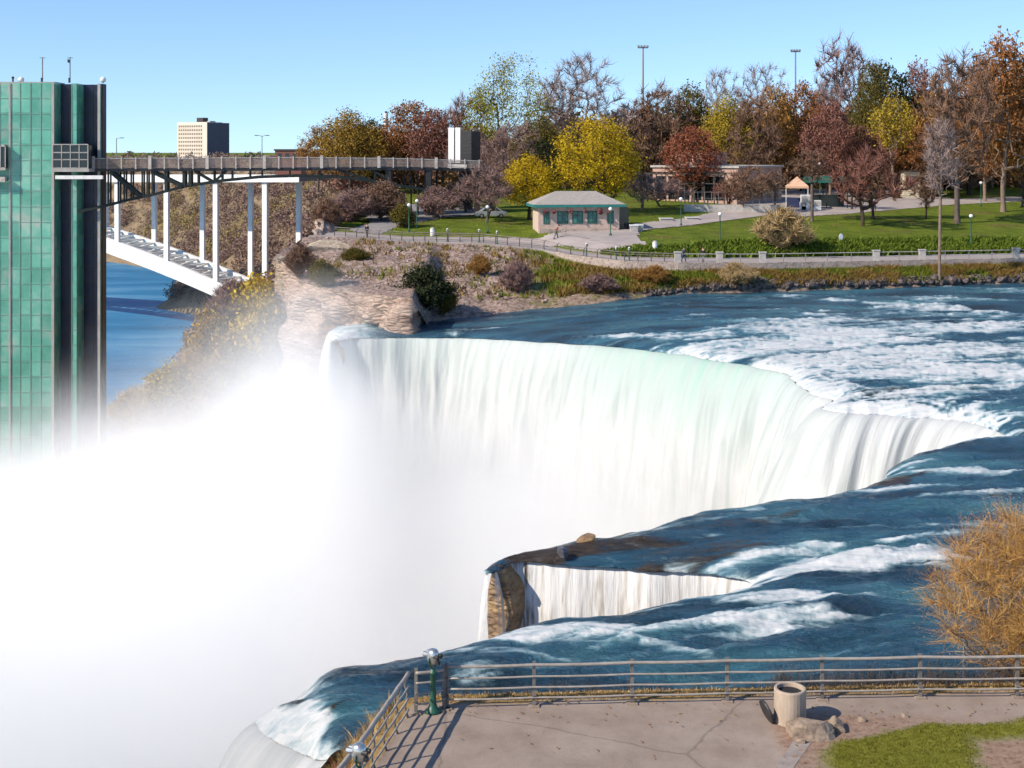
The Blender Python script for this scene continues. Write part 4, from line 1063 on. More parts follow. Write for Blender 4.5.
# market canopy, counter and shelter on the plaza
M_PEACH=simple("peach_canvas",(0.62,0.40,0.27),(0.55,0.34,0.22),rough=0.9)
M_NAVYC=simple("navy_canvas",(0.015,0.025,0.08),(0.02,0.03,0.10),rough=0.8)
tp=ground(797,196); t=empty("canopy_tent",tp,math.radians(-12),"peach canvas canopy tent with white poles beside the pink building","tent")
zt=(HY-186)/F*196-tp.z; zp=(HY-176.5)/F*196-tp.z
m=MB().add([(-1.7,-1.7,zt),(1.7,-1.7,zt),(1.7,1.7,zt),(-1.7,1.7,zt),(0,0,zp),(-1.7,-1.7,zt-0.3),(1.7,-1.7,zt-0.3),(1.7,1.7,zt-0.3),(-1.7,1.7,zt-0.3)],[(0,1,4),(1,2,4),(2,3,4),(3,0,4),(0,5,6,1),(1,6,7,2),(2,7,8,3),(3,8,5,0)]); m.build("canopy",M_PEACH,t)
for sx in (-1.6,1.6):
    for sy in (-1.6,1.6): MB().tube([(sx,sy,0),(sx,sy,zt)],0.06,6).build("pole",M_WHITE,t)
MB().box((-1.5,1.3,0.1),(1.5,1.5,1.5)).build("back_panel",M_NAVYC,t)
sp2=ground(825,199); sh=empty("market_shelter",sp2,math.radians(-6),"dark green roofed open shelter beside the peach canopy tent","shelter")
z1=(HY-176)/F*199-sp2.z
m=MB().add([(-3.4,-2,z1-1.0),(3.4,-2,z1-1.0),(3.4,2.4,z1-1.0),(-3.4,2.4,z1-1.0),(-3,0.2,z1),(3,0.2,z1)],[(0,1,5,4),(1,2,5),(2,3,4,5),(3,0,4),(3,2,1,0)]); m.build("roof",M_GREENP,sh)
for sx in (-3.1,0,3.1):
    for sy in (-1.8,2.2): MB().box((sx-0.07,sy-0.07,0),(sx+0.07,sy+0.07,z1-1.0)).build("post",M_DARK,sh)
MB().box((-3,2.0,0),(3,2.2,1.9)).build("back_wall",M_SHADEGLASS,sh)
for px,w,h,lab in ((806,1.3,2.3,"tall white vending cabinet under the green shelter"),(815.5,1.7,1.5,"white counter unit in front of the green shelter"),(803.5,0.8,1.2,"small white box between the tent and the vending cabinet")):
    q=ground(px,193.5); e=empty("white_cabinet",q,0,lab,"cabinet")
    MB().box((-w/2,0,0.08),(w/2,0.8,h)).build("body",M_WHITE,e); MB().box((-w/2+0.05,0.05,0),(w/2-0.05,0.75,0.079)).build("plinth",M_DARK,e); MB().box((-w/2+0.1,-0.03,h*0.45),(w/2-0.1,-0.003,h*0.9)).build("front_panel",M_CONC,e)
# pale signboards by the far path
for px,y0,y1,w,lab in ((912,160,180,2.8,"cream notice booth at the back of the plaza"),(905,179,192,0,"")):
    if not lab: continue
    q=ground(px,222); e=empty("notice_booth",q,0,lab,"booth")
    hz=(HY-172)/F*222-q.z
    MB().box((-w/2,0,0),(w/2,2.4,hz)).build("wall",simple("cream_paint",(0.62,0.55,0.40),(0.5,0.44,0.32),rough=0.8),e)
    MB().box((-w/2-0.3,-0.4,hz+0.003),(w/2+0.3,2.8,hz+0.25)).build("roof",M_TBROWN,e)
    MB().box((-w/2+0.4,-0.03,hz*0.45),(w/2-0.4,-0.003,hz*0.85)).build("window",M_SHADEGLASS,e)
far=empty("distant_house",P(288,165,400),math.radians(-10),"small dark red house among trees beyond the walkway","house")
fy=400/F
MB().box((-4.2,0,-3),(4.2,6,4.4)).build("wall",simple("dull_red_brick",(0.20,0.085,0.06),(0.15,0.06,0.045),rough=0.9),far)
MB().box((-4.5,-0.3,4.403),(4.5,6.3,4.9)).build("roof",M_TBROWN,far)
for k in range(3): MB().box((-3.3+k*2.4,-0.05,2.0),(-2.0+k*2.4,-0.003,3.6)).build("window",M_SHADEGLASS,far)
# ================================================================ PROMENADE
def prom(X,off=0.0): return Vector((X,float(Yp(X))+off,float(Zp(X))))
def promX(px):
    X=0.0
    for _ in range(40): X=(px-512)/F*float(Yp(X))
    return X
M_POST=simple("dark_rail_post",(0.06,0.05,0.05),(0.10,0.085,0.08),rough=0.6)
XA,XB=-22.3,promX(684)
pf=empty("promenade_fence",prom(XA),0,"dark leaning post fence along the cliff top promenade, left of the stone pillars","fence")
FO=prom(XA)
def fb(m,name,mat,root,O):
    o=m.build(name,mat,root,loc=O); o.location=(0,0,0); return o
xs=np.arange(XA,XB,1.45)
for x in xs:
    p=prom(x,0.35); q=prom(x+0.4); d=(q-prom(x)).normalized(); n=Vector((d.y,-d.x,0))
    fb(MB().tube([p,p+Vector((0,0,0.55))+n*0.04,p+Vector((0,0,0.95))-n*0.02,p+Vector((0,0,1.18))-n*0.2+d*0.12],0.055,5),"post",M_POST,pf,FO)
for h,o_ in ((0.22,0.35),(0.55,0.33),(0.85,0.35),(1.08,0.45)):
    fb(MB().tube([prom(x,o_)+Vector((0,0,h)) for x in np.arange(XA,XB,0.7)],0.026 if h<1 else 0.04,4),"rail",M_FENCE,pf,FO)
XC=64.0
pr=empty("promenade_railing",prom(XB),0,"pale two rail railing with square stone pillars along the right part of the promenade","railing")
RO=prom(XB)
for px in (678,720,763,877,923,1017,1100):
    p=prom(promX(px),0.3); fb(MB().box((p.x-0.34,p.y-0.3,p.z-0.1),(p.x+0.34,p.y+0.3,p.z+1.22)).box((p.x-0.4,p.y-0.36,p.z+1.223),(p.x+0.4,p.y+0.36,p.z+1.34)),"stone_pillar",M_CONC,pr,RO)
for px in (699,741,784,806,828,852,900,946,970,993,1040,1065):
    p=prom(promX(px),0.3); fb(MB().tube([p,p+Vector((0,0,1.1))],0.05,5),"post",M_GALV,pr,RO)
for h in (0.62,1.08):
    fb(MB().tube([prom(x,0.3)+Vector((0,0,h)) for x in np.arange(XB,XC,1.2)],0.05,5),"rail",M_CONC,pr,RO)
# low retaining wall below it
wv=MB(); xs=np.arange(promX(556),XC+20,0.55); vs=[];fs=[]
for i,x in enumerate(xs):
    hgt=float(np.interp(x,[promX(556),promX(570),promX(690),promX(760)],[0.4,1.0,0.9,0.4])); p=prom(x)
    j=0.05*(random.random()-0.5)
    vs+=[(p.x,p.y-0.22+j,p.z-hgt-0.3),(p.x,p.y-0.2+j,p.z+0.16+j),(p.x,p.y+0.18,p.z+0.16+j),(p.x,p.y+0.18,p.z-0.4)]
for i in range(len(xs)-1):
    a=i*4
    for k in range(3): fs.append((a+k,a+4+k,a+5+k,a+1+k))
wv.add(vs,fs); w=wv.build("promenade_wall",M_STONEW); tag(w,"low pale fieldstone wall along the river edge of the promenade","wall")

def globe_lamp(q,h,lab,grp="green globe lamps in the park"):
    e=empty("globe_lamp",q,0,lab,"street lamp",grp)
    MB().lathe((0,0,0),[(0.16,0),(0.16,0.25),(0.075,0.4),(0.06,h-0.5),(0.09,h-0.42),(0.05,h-0.36)],8).build("pole",M_GREENP,e,smooth=True)
    MB().lathe((0,0,h-0.34),[(0.07,0),(0.2,0.08),(0.25,0.22),(0.2,0.36),(0.05,0.44)],12).build("globe",M_GLOBE,e,smooth=True)
    return e
LAMPS=[(409,204,232,"green globe lamp at the left end of the lawn, the left of a close pair"),(417,200,228,"green globe lamp at the left end of the lawn, the right of a close pair"),
 (487.5,206,233,"green globe lamp on the lawn in front of the parked car"),(610.5,208,236,"green globe lamp standing against the front of the pink kiosk"),
 (681,198,226,"green globe lamp in front of the garden wall by the red tree"),(720,213,244,"green globe lamp beside the path, between two promenade pillars"),
 (971,215,249,"green globe lamp on the lawn near the right edge, by the big tree trunk"),(981,182,206,"distant globe lamp behind the big trees at the right")]
for px,t,b_,lab in LAMPS:
    q=ground(px,None,b_); h=(b_-t)/F*q.y; globe_lamp(q,h,lab)
for px,t,Y,lab in ((710,165,200,"tall globe lamp rising behind the flat roof, the left of two"),(725.5,161,204,"tall globe lamp rising behind the flat roof, the right of two"),(820,163,201,"tall globe lamp standing beside the green shelter")):
    q=ground(px,Y+14); h=(HY-t)/F*q.y-q.z; globe_lamp(q,h,lab,"tall globe lamps behind the park buildings")

for px,Y,t,lab in ((643,262,47,"tall floodlight mast standing alone against the sky left of centre right"),(795.5,285,51,"floodlight mast rising out of the tree tops towards the right")):
    lab="tall floodlight mast above the yellow trees, the taller and left of two" if px<700 else "floodlight mast rising from the brown treetops, the shorter and right of two"
    q=ground(px,Y); h=(HY-t)/F*Y-q.z
    e=empty("floodlight_mast",q,0,lab,"floodlight","floodlight masts behind the trees")
    MB().tube([(0,0,0),(0,0,h)],[0.26,0.15],8).build("mast",M_GALV,e)
    MB().box((-1.0,-0.08,h-0.25),(1.0,0.08,h-0.1)).build("crossbar",M_DARK,e)
    for sx in (-0.9,-0.3,0.3,0.9):
        MB().box((sx-0.22,-0.3,h-0.1),(sx+0.22,0.1,h+0.32)).build("lamp_head",M_GALV,e)
for px,t,two,lab in ((116.5,138,0,"single arm street lamp on the white bridge beside the tower"),(262,135.5,1,"double arm street lamp on the white bridge at its right end")):
    q=P(px,175.5,461); h=(175.5-t)/F*461
    e=empty("street_lamp",q,0,lab,"street lamp","street lamps on the white bridge")
    MB().tube([(0,0,0),(0,0,h)],[0.22,0.13],6).build("pole",M_GALV,e)
    for s in ((-1,1) if two else (1,)):
        MB().tube([(0,0,h-0.4),(s*0.8,0,h),(s*1.7,0,h+0.05)],0.1,5).build("arm",M_GALV,e)
        MB().box((s*2.0-0.6,-0.25,h-0.1),(s*2.0+0.6,0.25,h+0.15)).build("lamp_head",M_DARK,e)
q=P(386,165,300); e=empty("chimney_stack",q,0,"slim white chimney stack showing between the rust coloured trees","chimney"); h=(165-113)/F*300
MB().lathe((0,0,0),[(0.55,0),(0.42,h-0.8),(0.5,h-0.75),(0.5,h)],10).build("stack",M_WHITE,e); MB().lathe((0,0,h),[(0.3,0.003),(0.3,0.4)],8).build("flue",M_DARK,e)

# viewers and bins along the promenade
def coin_viewer(q,rz,lab,grp,scale=1.0,headmat=None):
    e=empty("coin_viewer",q,rz,lab,"binocular viewer",grp)
    MB().lathe((0,0,0),[(0.21,0),(0.21,0.05),(0.14,0.10),(0.085,0.22),(0.072,0.6),(0.072,0.98),(0.10,1.0),(0.10,1.04),(0.065,1.06),(0.065,1.12)],14).build("pedestal",M_GREENP,e,smooth=True)
    hd=MB()
    # yoke arms
    for s in (-1,1): hd.tube([(0,0,1.10),(s*0.09,0,1.18),(s*0.155,0,1.30),(s*0.16,0,1.42)],0.022,6)
    hd.build("yoke",M_GREENP,e,smooth=True)
    prof=[(0.02,-0.21),(0.085,-0.19),(0.125,-0.10),(0.14,0.02),(0.135,0.12),(0.10,0.19),(0.03,0.22)]
    body=MB().lathe((0,0,0),prof,16); 
    V=[]
    for (x,y,z) in body.v: V.append((x*1.0,y*1.25,z+1.42))
    body.v=V; head=body.build("head",headmat or M_CHROME,e,smooth=True)
    for s in (-1,1):
        MB().tube([(s*0.062,-0.10,1.47),(s*0.062,-0.24,1.47)],[0.05,0.055],12).build("eyepiece",M_DARK,head)
        MB().tube([(s*0.06,0.10,1.47),(s*0.06,0.26,1.47)],[0.055,0.065],12).build("lens_barrel",headmat or M_CHROME,head)
    MB().box((-0.05,-0.215,1.27),(0.05,-0.13,1.36)).build("coin_slot",M_DARK,head)
    return e
M_CHROME=simple("worn_chrome",(0.62,0.62,0.60),(0.42,0.42,0.41),rough=0.28,metal=0.85,scale=8)
M_PALEH=simple("pale_viewer_head",(0.75,0.73,0.68),(0.6,0.58,0.55),rough=0.5)
for px in (447,479,497,587,617,630):
    p=prom(promX(px),0.95); coin_viewer(p,0,"pale headed coin viewer on a dark post along the far promenade fence","coin viewers along the promenade",headmat=M_PALEH)
for px,py,lab in ((432.5,236,"white litter bin on the left lawn edge by the promenade"),(655,250,"white litter bin on the promenade beside the bank of green plants")):
    q=ground(px,None,py); e=empty("litter_bin",q,0,lab,"litter bin")
    MB().lathe((0,0,0),[(0.27,0),(0.3,0.1),(0.3,0.82),(0.32,0.84),(0.32,0.9)],12).build("bin",M_WHITE,e); MB().lathe((0,0,0.9),[(0.3,0.003),(0.2,0.16),(0.05,0.2)],12).build("lid",M_CONC,e)
q=ground(841,None,245); e=empty("round_sign",q,0,"small pale oval sign board on the green bank above the promenade","sign")
MB().tube([(0,0,0),(0,0,0.7)],0.04,5).build("post",M_DARK,e)
MB().lathe((0,0,0),[(0.30,-0.03),(0.36,0),(0.30,0.03)],16,mat=Matrix.Translation((0,0,0.95))@Matrix.Rotation(math.radians(90),4,'X')@Matrix.Diagonal((0.75,1.25,1,1))).build("board",simple("pale_blue_board",(0.55,0.60,0.66),(0.45,0.5,0.56),rough=0.5),e)
# planter blocks by the kiosk and path
for px,py,w,lab in ((667,0,0,""),(638,0,0,"")): pass
for px,py,lab in ((634,232,"square pale stone planter right of the kiosk, the left of two"),(639,231.5,"square pale stone planter right of the kiosk, the right of two"),(666,221,"low stone bench block beside the path, the left of two"),(692,220,"low stone bench block beside the path near the red tree, the right of two")):
    q=ground(px,None,py); w=0.55 if px<650 else 0.95; h=0.95 if px<650 else 0.42
    e=empty("stone_planter" if px<650 else "stone_bench",q,0.1,lab,"planter" if px<650 else "bench")
    MB().box((-w*0.9,-w*0.4,0),(w*0.9,w*0.4,h*0.8)).build("block",M_CONC,e); MB().box((-w,-w*0.5,h*0.803),(w,w*0.5,h)).build("top_slab",M_WHITE,e)
# parked car on the far drive
def car(q,rz,col,lab):
    e=empty("parked_car",q,rz,lab,"car")
    prof=[(-2.2,0.35),(-2.25,0.75),(-1.5,0.95),(-0.9,1.42),(0.9,1.45),(1.7,0.98),(2.2,0.85),(2.25,0.35)]
    def ext(pr,y0,y1):
        m=MB(); n=len(pr); V=[(x,y0,z) for x,z in pr]+[(x,y1,z) for x,z in pr]
        return m.add(V,[tuple(range(n)),tuple(range(2*n-1,n-1,-1))]+[(i,i+n,(i+1)%n+n,(i+1)%n) for i in range(n)])
    ext(prof,-0.85,0.85).build("body",col,e)
    ext([(-1.25,0.98),(-0.82,1.36),(0.8,1.38),(1.4,0.99)],-0.865,-0.853).build("side_window",M_SHADEGLASS,e); ext([(-1.25,0.98),(-0.82,1.36),(0.8,1.38),(1.4,0.99)],0.853,0.865).build("side_window",M_SHADEGLASS,e)
    for x in (-1.35,1.4):
        for s in (-1,1):
            w=MB().tube([(x,s*0.72,0.33),(x,s*0.9,0.33)],0.33,14).build("wheel",M_DARK,e); MB().tube([(x,s*0.903,0.33),(x,s*0.915,0.33)],0.18,10).build("rim",M_GALV,w)
    for s in (-0.6,0.6): MB().box((2.2,s-0.15,0.6),(2.28,s+0.15,0.75)).build("headlight",M_GLOBE,e)
    return e
car(ground(490.5,184),0.15,simple("silver_car_paint",(0.42,0.43,0.44),(0.36,0.37,0.38),rough=0.3,metal=0.3),"silver car parked behind the lawn left of the yellow tree")

# ---- people
M_SKIN=simple("skin",(0.50,0.30,0.21),(0.46,0.27,0.19),rough=0.6)
def skinned(name,verts,edges,rad,mat,parent,root=0):
    me=bpy.data.meshes.new(name); me.from_pydata(verts,edges,[]); me.materials.append(mat)
    o=bpy.data.objects.new(name,me); COL.objects.link(o); o.parent=parent
    o.modifiers.new("skin",'SKIN'); 
    for i,r in enumerate(rad):
        sv=me.skin_vertices[0].data[i]; r=(r,r) if not hasattr(r,'__len__') else r; sv.radius=r; sv.use_root=(i==root)
    s=o.modifiers.new("sub",'SUBSURF'); s.levels=1; s.render_levels=2
    return o
def ensure_skin(me):
    pass
def person(q,rz,lab,top,legs,hair,stride=0.18,arm=0.12,bend=0.0):
    e=empty("person",q,rz,lab,"person")
    k=stride
    V=[(0,0,0.95),(0,0,1.15),(0,-0.02-bend*0.2,1.38),(0,-0.02-bend*0.3,1.5),(0,-0.04-bend*0.34,1.60),(0,-0.05-bend*0.36,1.72),   #0-5 spine
       (0.10,0,0.92),(0.11,-k*0.6,0.50),(0.11,-k*0.7,0.08),(0.11,-k*0.7-0.13,0.04),
       (-0.10,0,0.92),(-0.11,k*0.35,0.50),(-0.11,k*0.9,0.09),(-0.11,k*0.9-0.12,0.04),
       (0.19,-0.01-bend*0.25,1.40),(0.24,arm*0.5,1.13),(0.23,-arm*0.3,0.90),(0.22,-arm*0.6,0.80),
       (-0.19,-0.01-bend*0.25,1.40),(-0.24,-arm*0.3,1.13),(-0.23,-arm*1.6,0.92),(-0.22,-arm*2.0,0.84)]
    E=[(0,1),(1,2),(2,3),(3,4),(4,5),(0,6),(6,7),(7,8),(8,9),(0,10),(10,11),(11,12),(12,13),(2,14),(14,15),(15,16),(16,17),(2,18),(18,19),(19,20),(20,21)]
    R=[(0.15,0.11),(0.14,0.10),(0.15,0.10),0.055,0.095,0.075,0.085,0.058,0.045,0.04,0.085,0.058,0.045,0.04,0.055,0.045,0.036,0.035,0.055,0.045,0.036,0.035]
    b=skinned("body",V,E,R,M_SKIN,e)
    jv=[V[i] for i in (0,1,2)]+[V[14],V[15],V[16],V[18],V[19],V[20]]+[(0,-0.02-bend*0.27,1.46)]
    skinned("jacket",jv,[(0,1),(1,2),(2,3),(3,4),(4,5),(2,6),(6,7),(7,8),(2,9)],[(0.18,0.14),(0.17,0.13),(0.18,0.13),0.075,0.065,0.055,0.075,0.065,0.055,0.07],top,e)
    tv=[(0,0,0.97),V[6],V[7],V[8],V[10],V[11],V[12]]
    skinned("trousers",tv,[(0,1),(1,2),(2,3),(0,4),(4,5),(5,6)],[(0.17,0.13),0.105,0.078,0.07,0.105,0.078,0.07],legs,e)
    for s,(a) in ((1,V[8]),(-1,V[12])):
        MB().box((a[0]-0.05,a[1]-0.2,0.0),(a[0]+0.05,a[1]+0.07,0.09)).build("shoe",M_DARK,e)
    h=MB().lathe((0,-0.05-bend*0.36+0.015,1.66),[(0.10,-0.02),(0.115,0.06),(0.09,0.13),(0.03,0.155)],12); h.build("hair",hair,e,smooth=True)
    # face: nose, eyes, mouth
    f=-0.05-bend*0.35-0.092
    MB().box((-0.012,f-0.02,1.62),(0.012,f+0.02,1.655)).build("nose",M_SKIN,e)
    MB().box((-0.045,f-0.003,1.66),(-0.02,f+0.012,1.672)).box((0.02,f-0.003,1.66),(0.045,f+0.012,1.672)).build("eyes",M_DARK,e)
    return e
M_BLACKC=simple("black_cloth",(0.012,0.012,0.015),(0.02,0.02,0.022),rough=0.9)
M_BLUEC=simple("blue_denim",(0.03,0.05,0.10),(0.05,0.07,0.13),rough=0.9)
M_GREYC=simple("grey_cloth",(0.16,0.16,0.17),(0.12,0.12,0.13),rough=0.9)
M_REDC=simple("rust_red_cloth",(0.30,0.08,0.05),(0.24,0.06,0.04),rough=0.9)
M_WHITEC=simple("white_cloth",(0.72,0.70,0.66),(0.62,0.60,0.57),rough=0.9)
M_HAIR=simple("dark_hair",(0.02,0.014,0.010),(0.03,0.02,0.014),rough=0.6)
person(prom(promX(686),2.0),0.5,"person in grey and blue walking the promenade just right of the first stone pillar",M_GREYC,M_BLUEC,M_HAIR,0.3)
person(prom(promX(706),2.2),-0.6,"person in black top and grey trousers standing on the promenade before the second pillar",M_BLACKC,M_GREYC,M_HAIR,0.14)
person(prom(promX(365.5),1.6),2.6,"person in black clothes at the far left end of the promenade",M_BLACKC,M_BLACKC,M_HAIR,0.2)
person(ground(884,None,199),1.3,"person in black coat walking alone across the pale plaza",M_BLACKC,M_BLACKC,M_HAIR,0.3)
person(ground(556,None,239),1.5,"person in rust red top leaning forward on the path in front of the kiosk",M_REDC,M_GREYC,M_HAIR,0.3,bend=0.9)

# ================================================================ TERRACE IN FRONT
TZ=-14.5
def T(px,py,z=TZ):
    Y=-z*F/(py-HY); return Vector(((px-512)/F*Y,Y,z))
def yback(x): return np.interp(x,[-2.7,0,14,30],[34.35,34.6,35.25,35.8])
def xleft(y): return np.interp(y,[22,26,29.1,33.3,36],[-5.9,-4.45,-3.62,-2.78,-2.3])
gx=np.arange(-8,24,0.085); gy=np.arange(22,37.4,0.085)
tX,tY=np.meshgrid(gx,gy)
e=np.maximum(np.maximum(tY-yback(tX), xleft(tY)-tX),0)
e2=np.hypot(np.maximum(tY-yback(tX),0),np.maximum(xleft(tY)-tX,0))
tZ=TZ-np.where(e2>0,0.06+0.10*e2+0.95*np.maximum(e2-0.35,0)**1.15,0)
tZ=np.maximum(tZ,-19)
rough=fbm(tX*1.2,tY*1.2,seed=61,oct=5)-0.5
tpx=512+F*tX/tY; tpy=HY-F*TZ/tY
nn=fbm(tX*0.8,tY*0.8,seed=62,oct=5); nn2=fbm(tX*3,tY*3,seed=63,oct=4)
# lawn on the right, bare soil round the bin
lawn=sstep(-0.10,0.12,(tpy-np.interp(tpx,[780,840,880,940,1000,1100],[768,748,735,726,722,716]))/40+(nn-0.5)*0.55)*sstep(815,850,tpx+(nn-0.5)*60)
bare=sstep(965,1000,tpx+(nn-0.5)*70)*sstep(734,748,tpy+(nn2-0.5)*14)
dirt=sstep(772,792,tpx+(nn-0.5)*30+(735-tpy)*0.25)*sstep(708,722,tpy+(nn-0.5)*10)*sstep(1040,800,tpx-2*(735-tpy))
edge_in=np.minimum(yback(tX)-tY, (tX-xleft(tY))*1.0)
strip=1-sstep(0.28,0.55,(yback(tX)-tY)+(nn-0.5)*0.7)
stripL=1-sstep(0.0,0.15,(tX-xleft(tY))+(nn-0.5)*0.3)
dry_=np.clip(np.maximum(strip,stripL),0,1)
lawn=np.clip(lawn-bare,0,1); soil=np.clip(np.maximum(dirt,bare*1.0)-lawn,0,1)
tZ=tZ+np.where(e2>0,rough*0.25*np.minimum(e2,1),(lawn*0.05+soil*0.03*1.0+dry_*0.03)*(0.4+nn2))
def terrace_mat():
    m,nt,b=new_mat("terrace_ground"); L=nt.links.new
    a=nd(nt,"ShaderNodeAttribute",attribute_name="zone"); sp=nd(nt,"ShaderNodeSeparateColor"); L(a.outputs['Color'],sp.inputs[0])
    tc=nd(nt,"ShaderNodeTexCoord")
    n=nd(nt,"ShaderNodeTexNoise",i_Scale=0.55,i_Detail=7,i_Roughness=0.65); L(tc.outputs['Object'],n.inputs['Vector'])
    n2=nd(nt,"ShaderNodeTexNoise",i_Scale=6,i_Detail=6,i_Roughness=0.7); L(tc.outputs['Object'],n2.inputs['Vector'])
    n3=nd(nt,"ShaderNodeTexNoise",i_Scale=45,i_Detail=3,i_Roughness=0.7); L(tc.outputs['Object'],n3.inputs['Vector'])
    pv=ramp(nt,n.outputs['Fac'],[(0.28,(0.225,0.17,0.135)),(0.50,(0.305,0.24,0.195)),(0.72,(0.37,0.30,0.25))])
    v=nd(nt,"ShaderNodeTexVoronoi",i_Scale=0.16,feature='DISTANCE_TO_EDGE'); 
    dm=nd(nt,"ShaderNodeMixRGB"); dm.inputs[0].default_value=0.35; L(tc.outputs['Object'],dm.inputs[1]); L(n.outputs['Color'],dm.inputs[2]); L(dm.outputs[0],v.inputs['Vector'])
    cr=nd(nt,"ShaderNodeMapRange"); cr.inputs['From Min'].default_value=0.0; cr.inputs['From Max'].default_value=0.005; cr.inputs['To Min'].default_value=0.68; L(v.outputs['Distance'],cr.inputs['Value'])
    sg=ramp(nt,n3.outputs['Fac'],[(0.3,(0.85,0.85,0.85)),(0.7,(1.12,1.12,1.12))])
    q1=nd(nt,"ShaderNodeMixRGB",blend_type='MULTIPLY'); q1.inputs[0].default_value=1; L(pv.outputs[0],q1.inputs[1]); L(sg.outputs[0],q1.inputs[2])
    q2=nd(nt,"ShaderNodeMixRGB",blend_type='MULTIPLY'); q2.inputs[0].default_value=1; L(q1.outputs[0],q2.inputs[1]); L(cr.outputs[0],q2.inputs[2])
    gr=ramp(nt,n2.outputs['Fac'],[(0.3,(0.09,0.085,0.012)),(0.5,(0.15,0.155,0.018)),(0.7,(0.22,0.20,0.04))])
    so=ramp(nt,n2.outputs['Fac'],[(0.3,(0.14,0.085,0.055)),(0.5,(0.27,0.175,0.125)),(0.7,(0.36,0.25,0.19))])
    dr=ramp(nt,n2.outputs['Fac'],[(0.3,(0.10,0.06,0.022)),(0.5,(0.26,0.165,0.06)),(0.7,(0.34,0.235,0.10))])
    x=q2
    for i,r in ((1,so),(0,gr),(2,dr)):
        k=nd(nt,"ShaderNodeMixRGB"); L(sp.outputs[i],k.inputs[0]); L(x.outputs[0],k.inputs[1]); L(r.outputs[0],k.inputs[2]); x=k
    L(x.outputs[0],b.inputs['Base Color']); b.inputs['Roughness'].default_value=0.95; b.inputs['Specular IOR Level'].default_value=0.15
    bp=nd(nt,"ShaderNodeBump",i_Strength=0.4,i_Distance=0.03); L(n3.outputs['Fac'],bp.inputs['Height']); L(bp.outputs[0],b.inputs['Normal'])
    return m
o=mesh_np("terrace",np.c_[tX.ravel(),tY.ravel(),tZ.ravel()],grid_quads(*tX.shape),terrace_mat(),attrs={"zone":np.c_[lawn.ravel(),soil.ravel(),dry_.ravel()]}); tag(o,kind='structure')
a,b_=T(783,770),T(800,746); d=(b_-a).normalized(); n=Vector((d.y,-d.x,0))
k=MB(); 
for s0,s1 in ((0,1.15),(1.17,2.0)):
    p,q=a+d*s0,a+d*s1; V=[p-n*0.2,p+n*0.2,q+n*0.2,q-n*0.2]; k.add([v+Vector((0,0,-0.05)) for v in V]+[v+Vector((0,0,0.03)) for v in V],[(3,2,1,0),(4,5,6,7),(0,1,5,4),(1,2,6,5),(2,3,7,6),(3,0,4,7)])
tag(k.build("kerb",simple("worn_kerb",(0.33,0.28,0.245),(0.24,0.20,0.175),rough=0.95,scale=4,bump=0.3)),kind='structure')

# railing: back run
M_RAILT=simple("weathered_rail",(0.38,0.335,0.29),(0.27,0.235,0.20),rough=0.5,metal=0.1,scale=5)
M_RAILP=simple("weathered_post",(0.13,0.115,0.10),(0.22,0.19,0.165),rough=0.6,metal=0.1,scale=4)
M_BROWNC=simple("stained_concrete",(0.33,0.26,0.20),(0.24,0.18,0.14),rough=0.9,scale=5)
def railing(name,lab,pts,heights,curved=False,top_r=0.042):
    O=Vector(pts[0]); r=empty(name,O,0,lab,"railing")
    for i,p in enumerate(pts):
        p=Vector(p)-O
        if curved:
            # bowed posts leaning out at the foot
            dn=Vector((-1,0.2,0))
            w=MB().tube([p+Vector((0,0,-0.05)),p+Vector((0,0,0.25))+dn*0.10,p+Vector((0,0,0.6))+dn*0.03,p+Vector((0,0,0.85))+dn*0.10,p+Vector((0,0,1.12))],0.032,6)
            w.build("post",M_RAILP,r,smooth=True)
        else:
            MB().box((p.x-0.042,p.y-0.042,p.z-0.1),(p.x+0.042,p.y+0.042,p.z+1.16)).box((p.x-0.06,p.y-0.10,p.z+0.3),(p.x+0.06,p.y-0.045,p.z+0.34)).build("post",M_RAILP,r)
            MB().box((p.x-0.14,p.y-0.13,p.z-0.2),(p.x+0.14,p.y+0.13,p.z+0.035)).build("footing",M_BROWNC,r)
    for j,h in enumerate(heights):
        path=[]
        for p,q in zip(pts[:-1],pts[1:]):
            p,q=Vector(p)-O,Vector(q)-O
            for s in np.linspace(0,1,6,endpoint=False):
                c=p.lerp(q,s)+Vector((0,0,h-0.018*math.sin(math.pi*s)))
                if not curved: c.y-=0.065
                path.append(c)
        path.append(Vector(pts[-1])-O+Vector((0,0,h))-(Vector((0,0,0)) if curved else Vector((0,0.065,0))))
        MB().tube(path,top_r if j==0 else 0.027,8).build("rail",M_RAILT,r,smooth=True)
    return r
bp=[T(447,708),T(534,706),T(632,703.5),T(727,701.5),T(822,699.5),T(920,697.5),T(1017,697),T(1114,695)]
railing("terrace_railing","long weathered four rail railing across the back of the terrace, in front of the rapids",bp,(1.10,0.80,0.52,0.25))
cpt=T(411,715)
railing("terrace_railing","short four rail railing section at the terrace corner behind the coin viewer",[cpt+Vector((0.12,0.1,0)),T(444,709.5)],(1.06,0.80,0.53,0.26))
lp=[]
for y in np.arange(33.2,22.4,-0.92): lp.append(Vector((float(xleft(y))+0.16,y,TZ)))
railing("terrace_railing","dark railing with bowed posts running along the left edge of the terrace above the falls",lp,(1.14,0.80,0.50,0.22),curved=True,top_r=0.06)
coin_viewer(T(433,712),0.9,"green and chrome coin viewer at the corner of the terrace railing",None)
p=Vector((-3.32,28.2,TZ)); coin_viewer(p,1.2,"green and chrome coin viewer cut off by the lower edge, by the left railing",None)

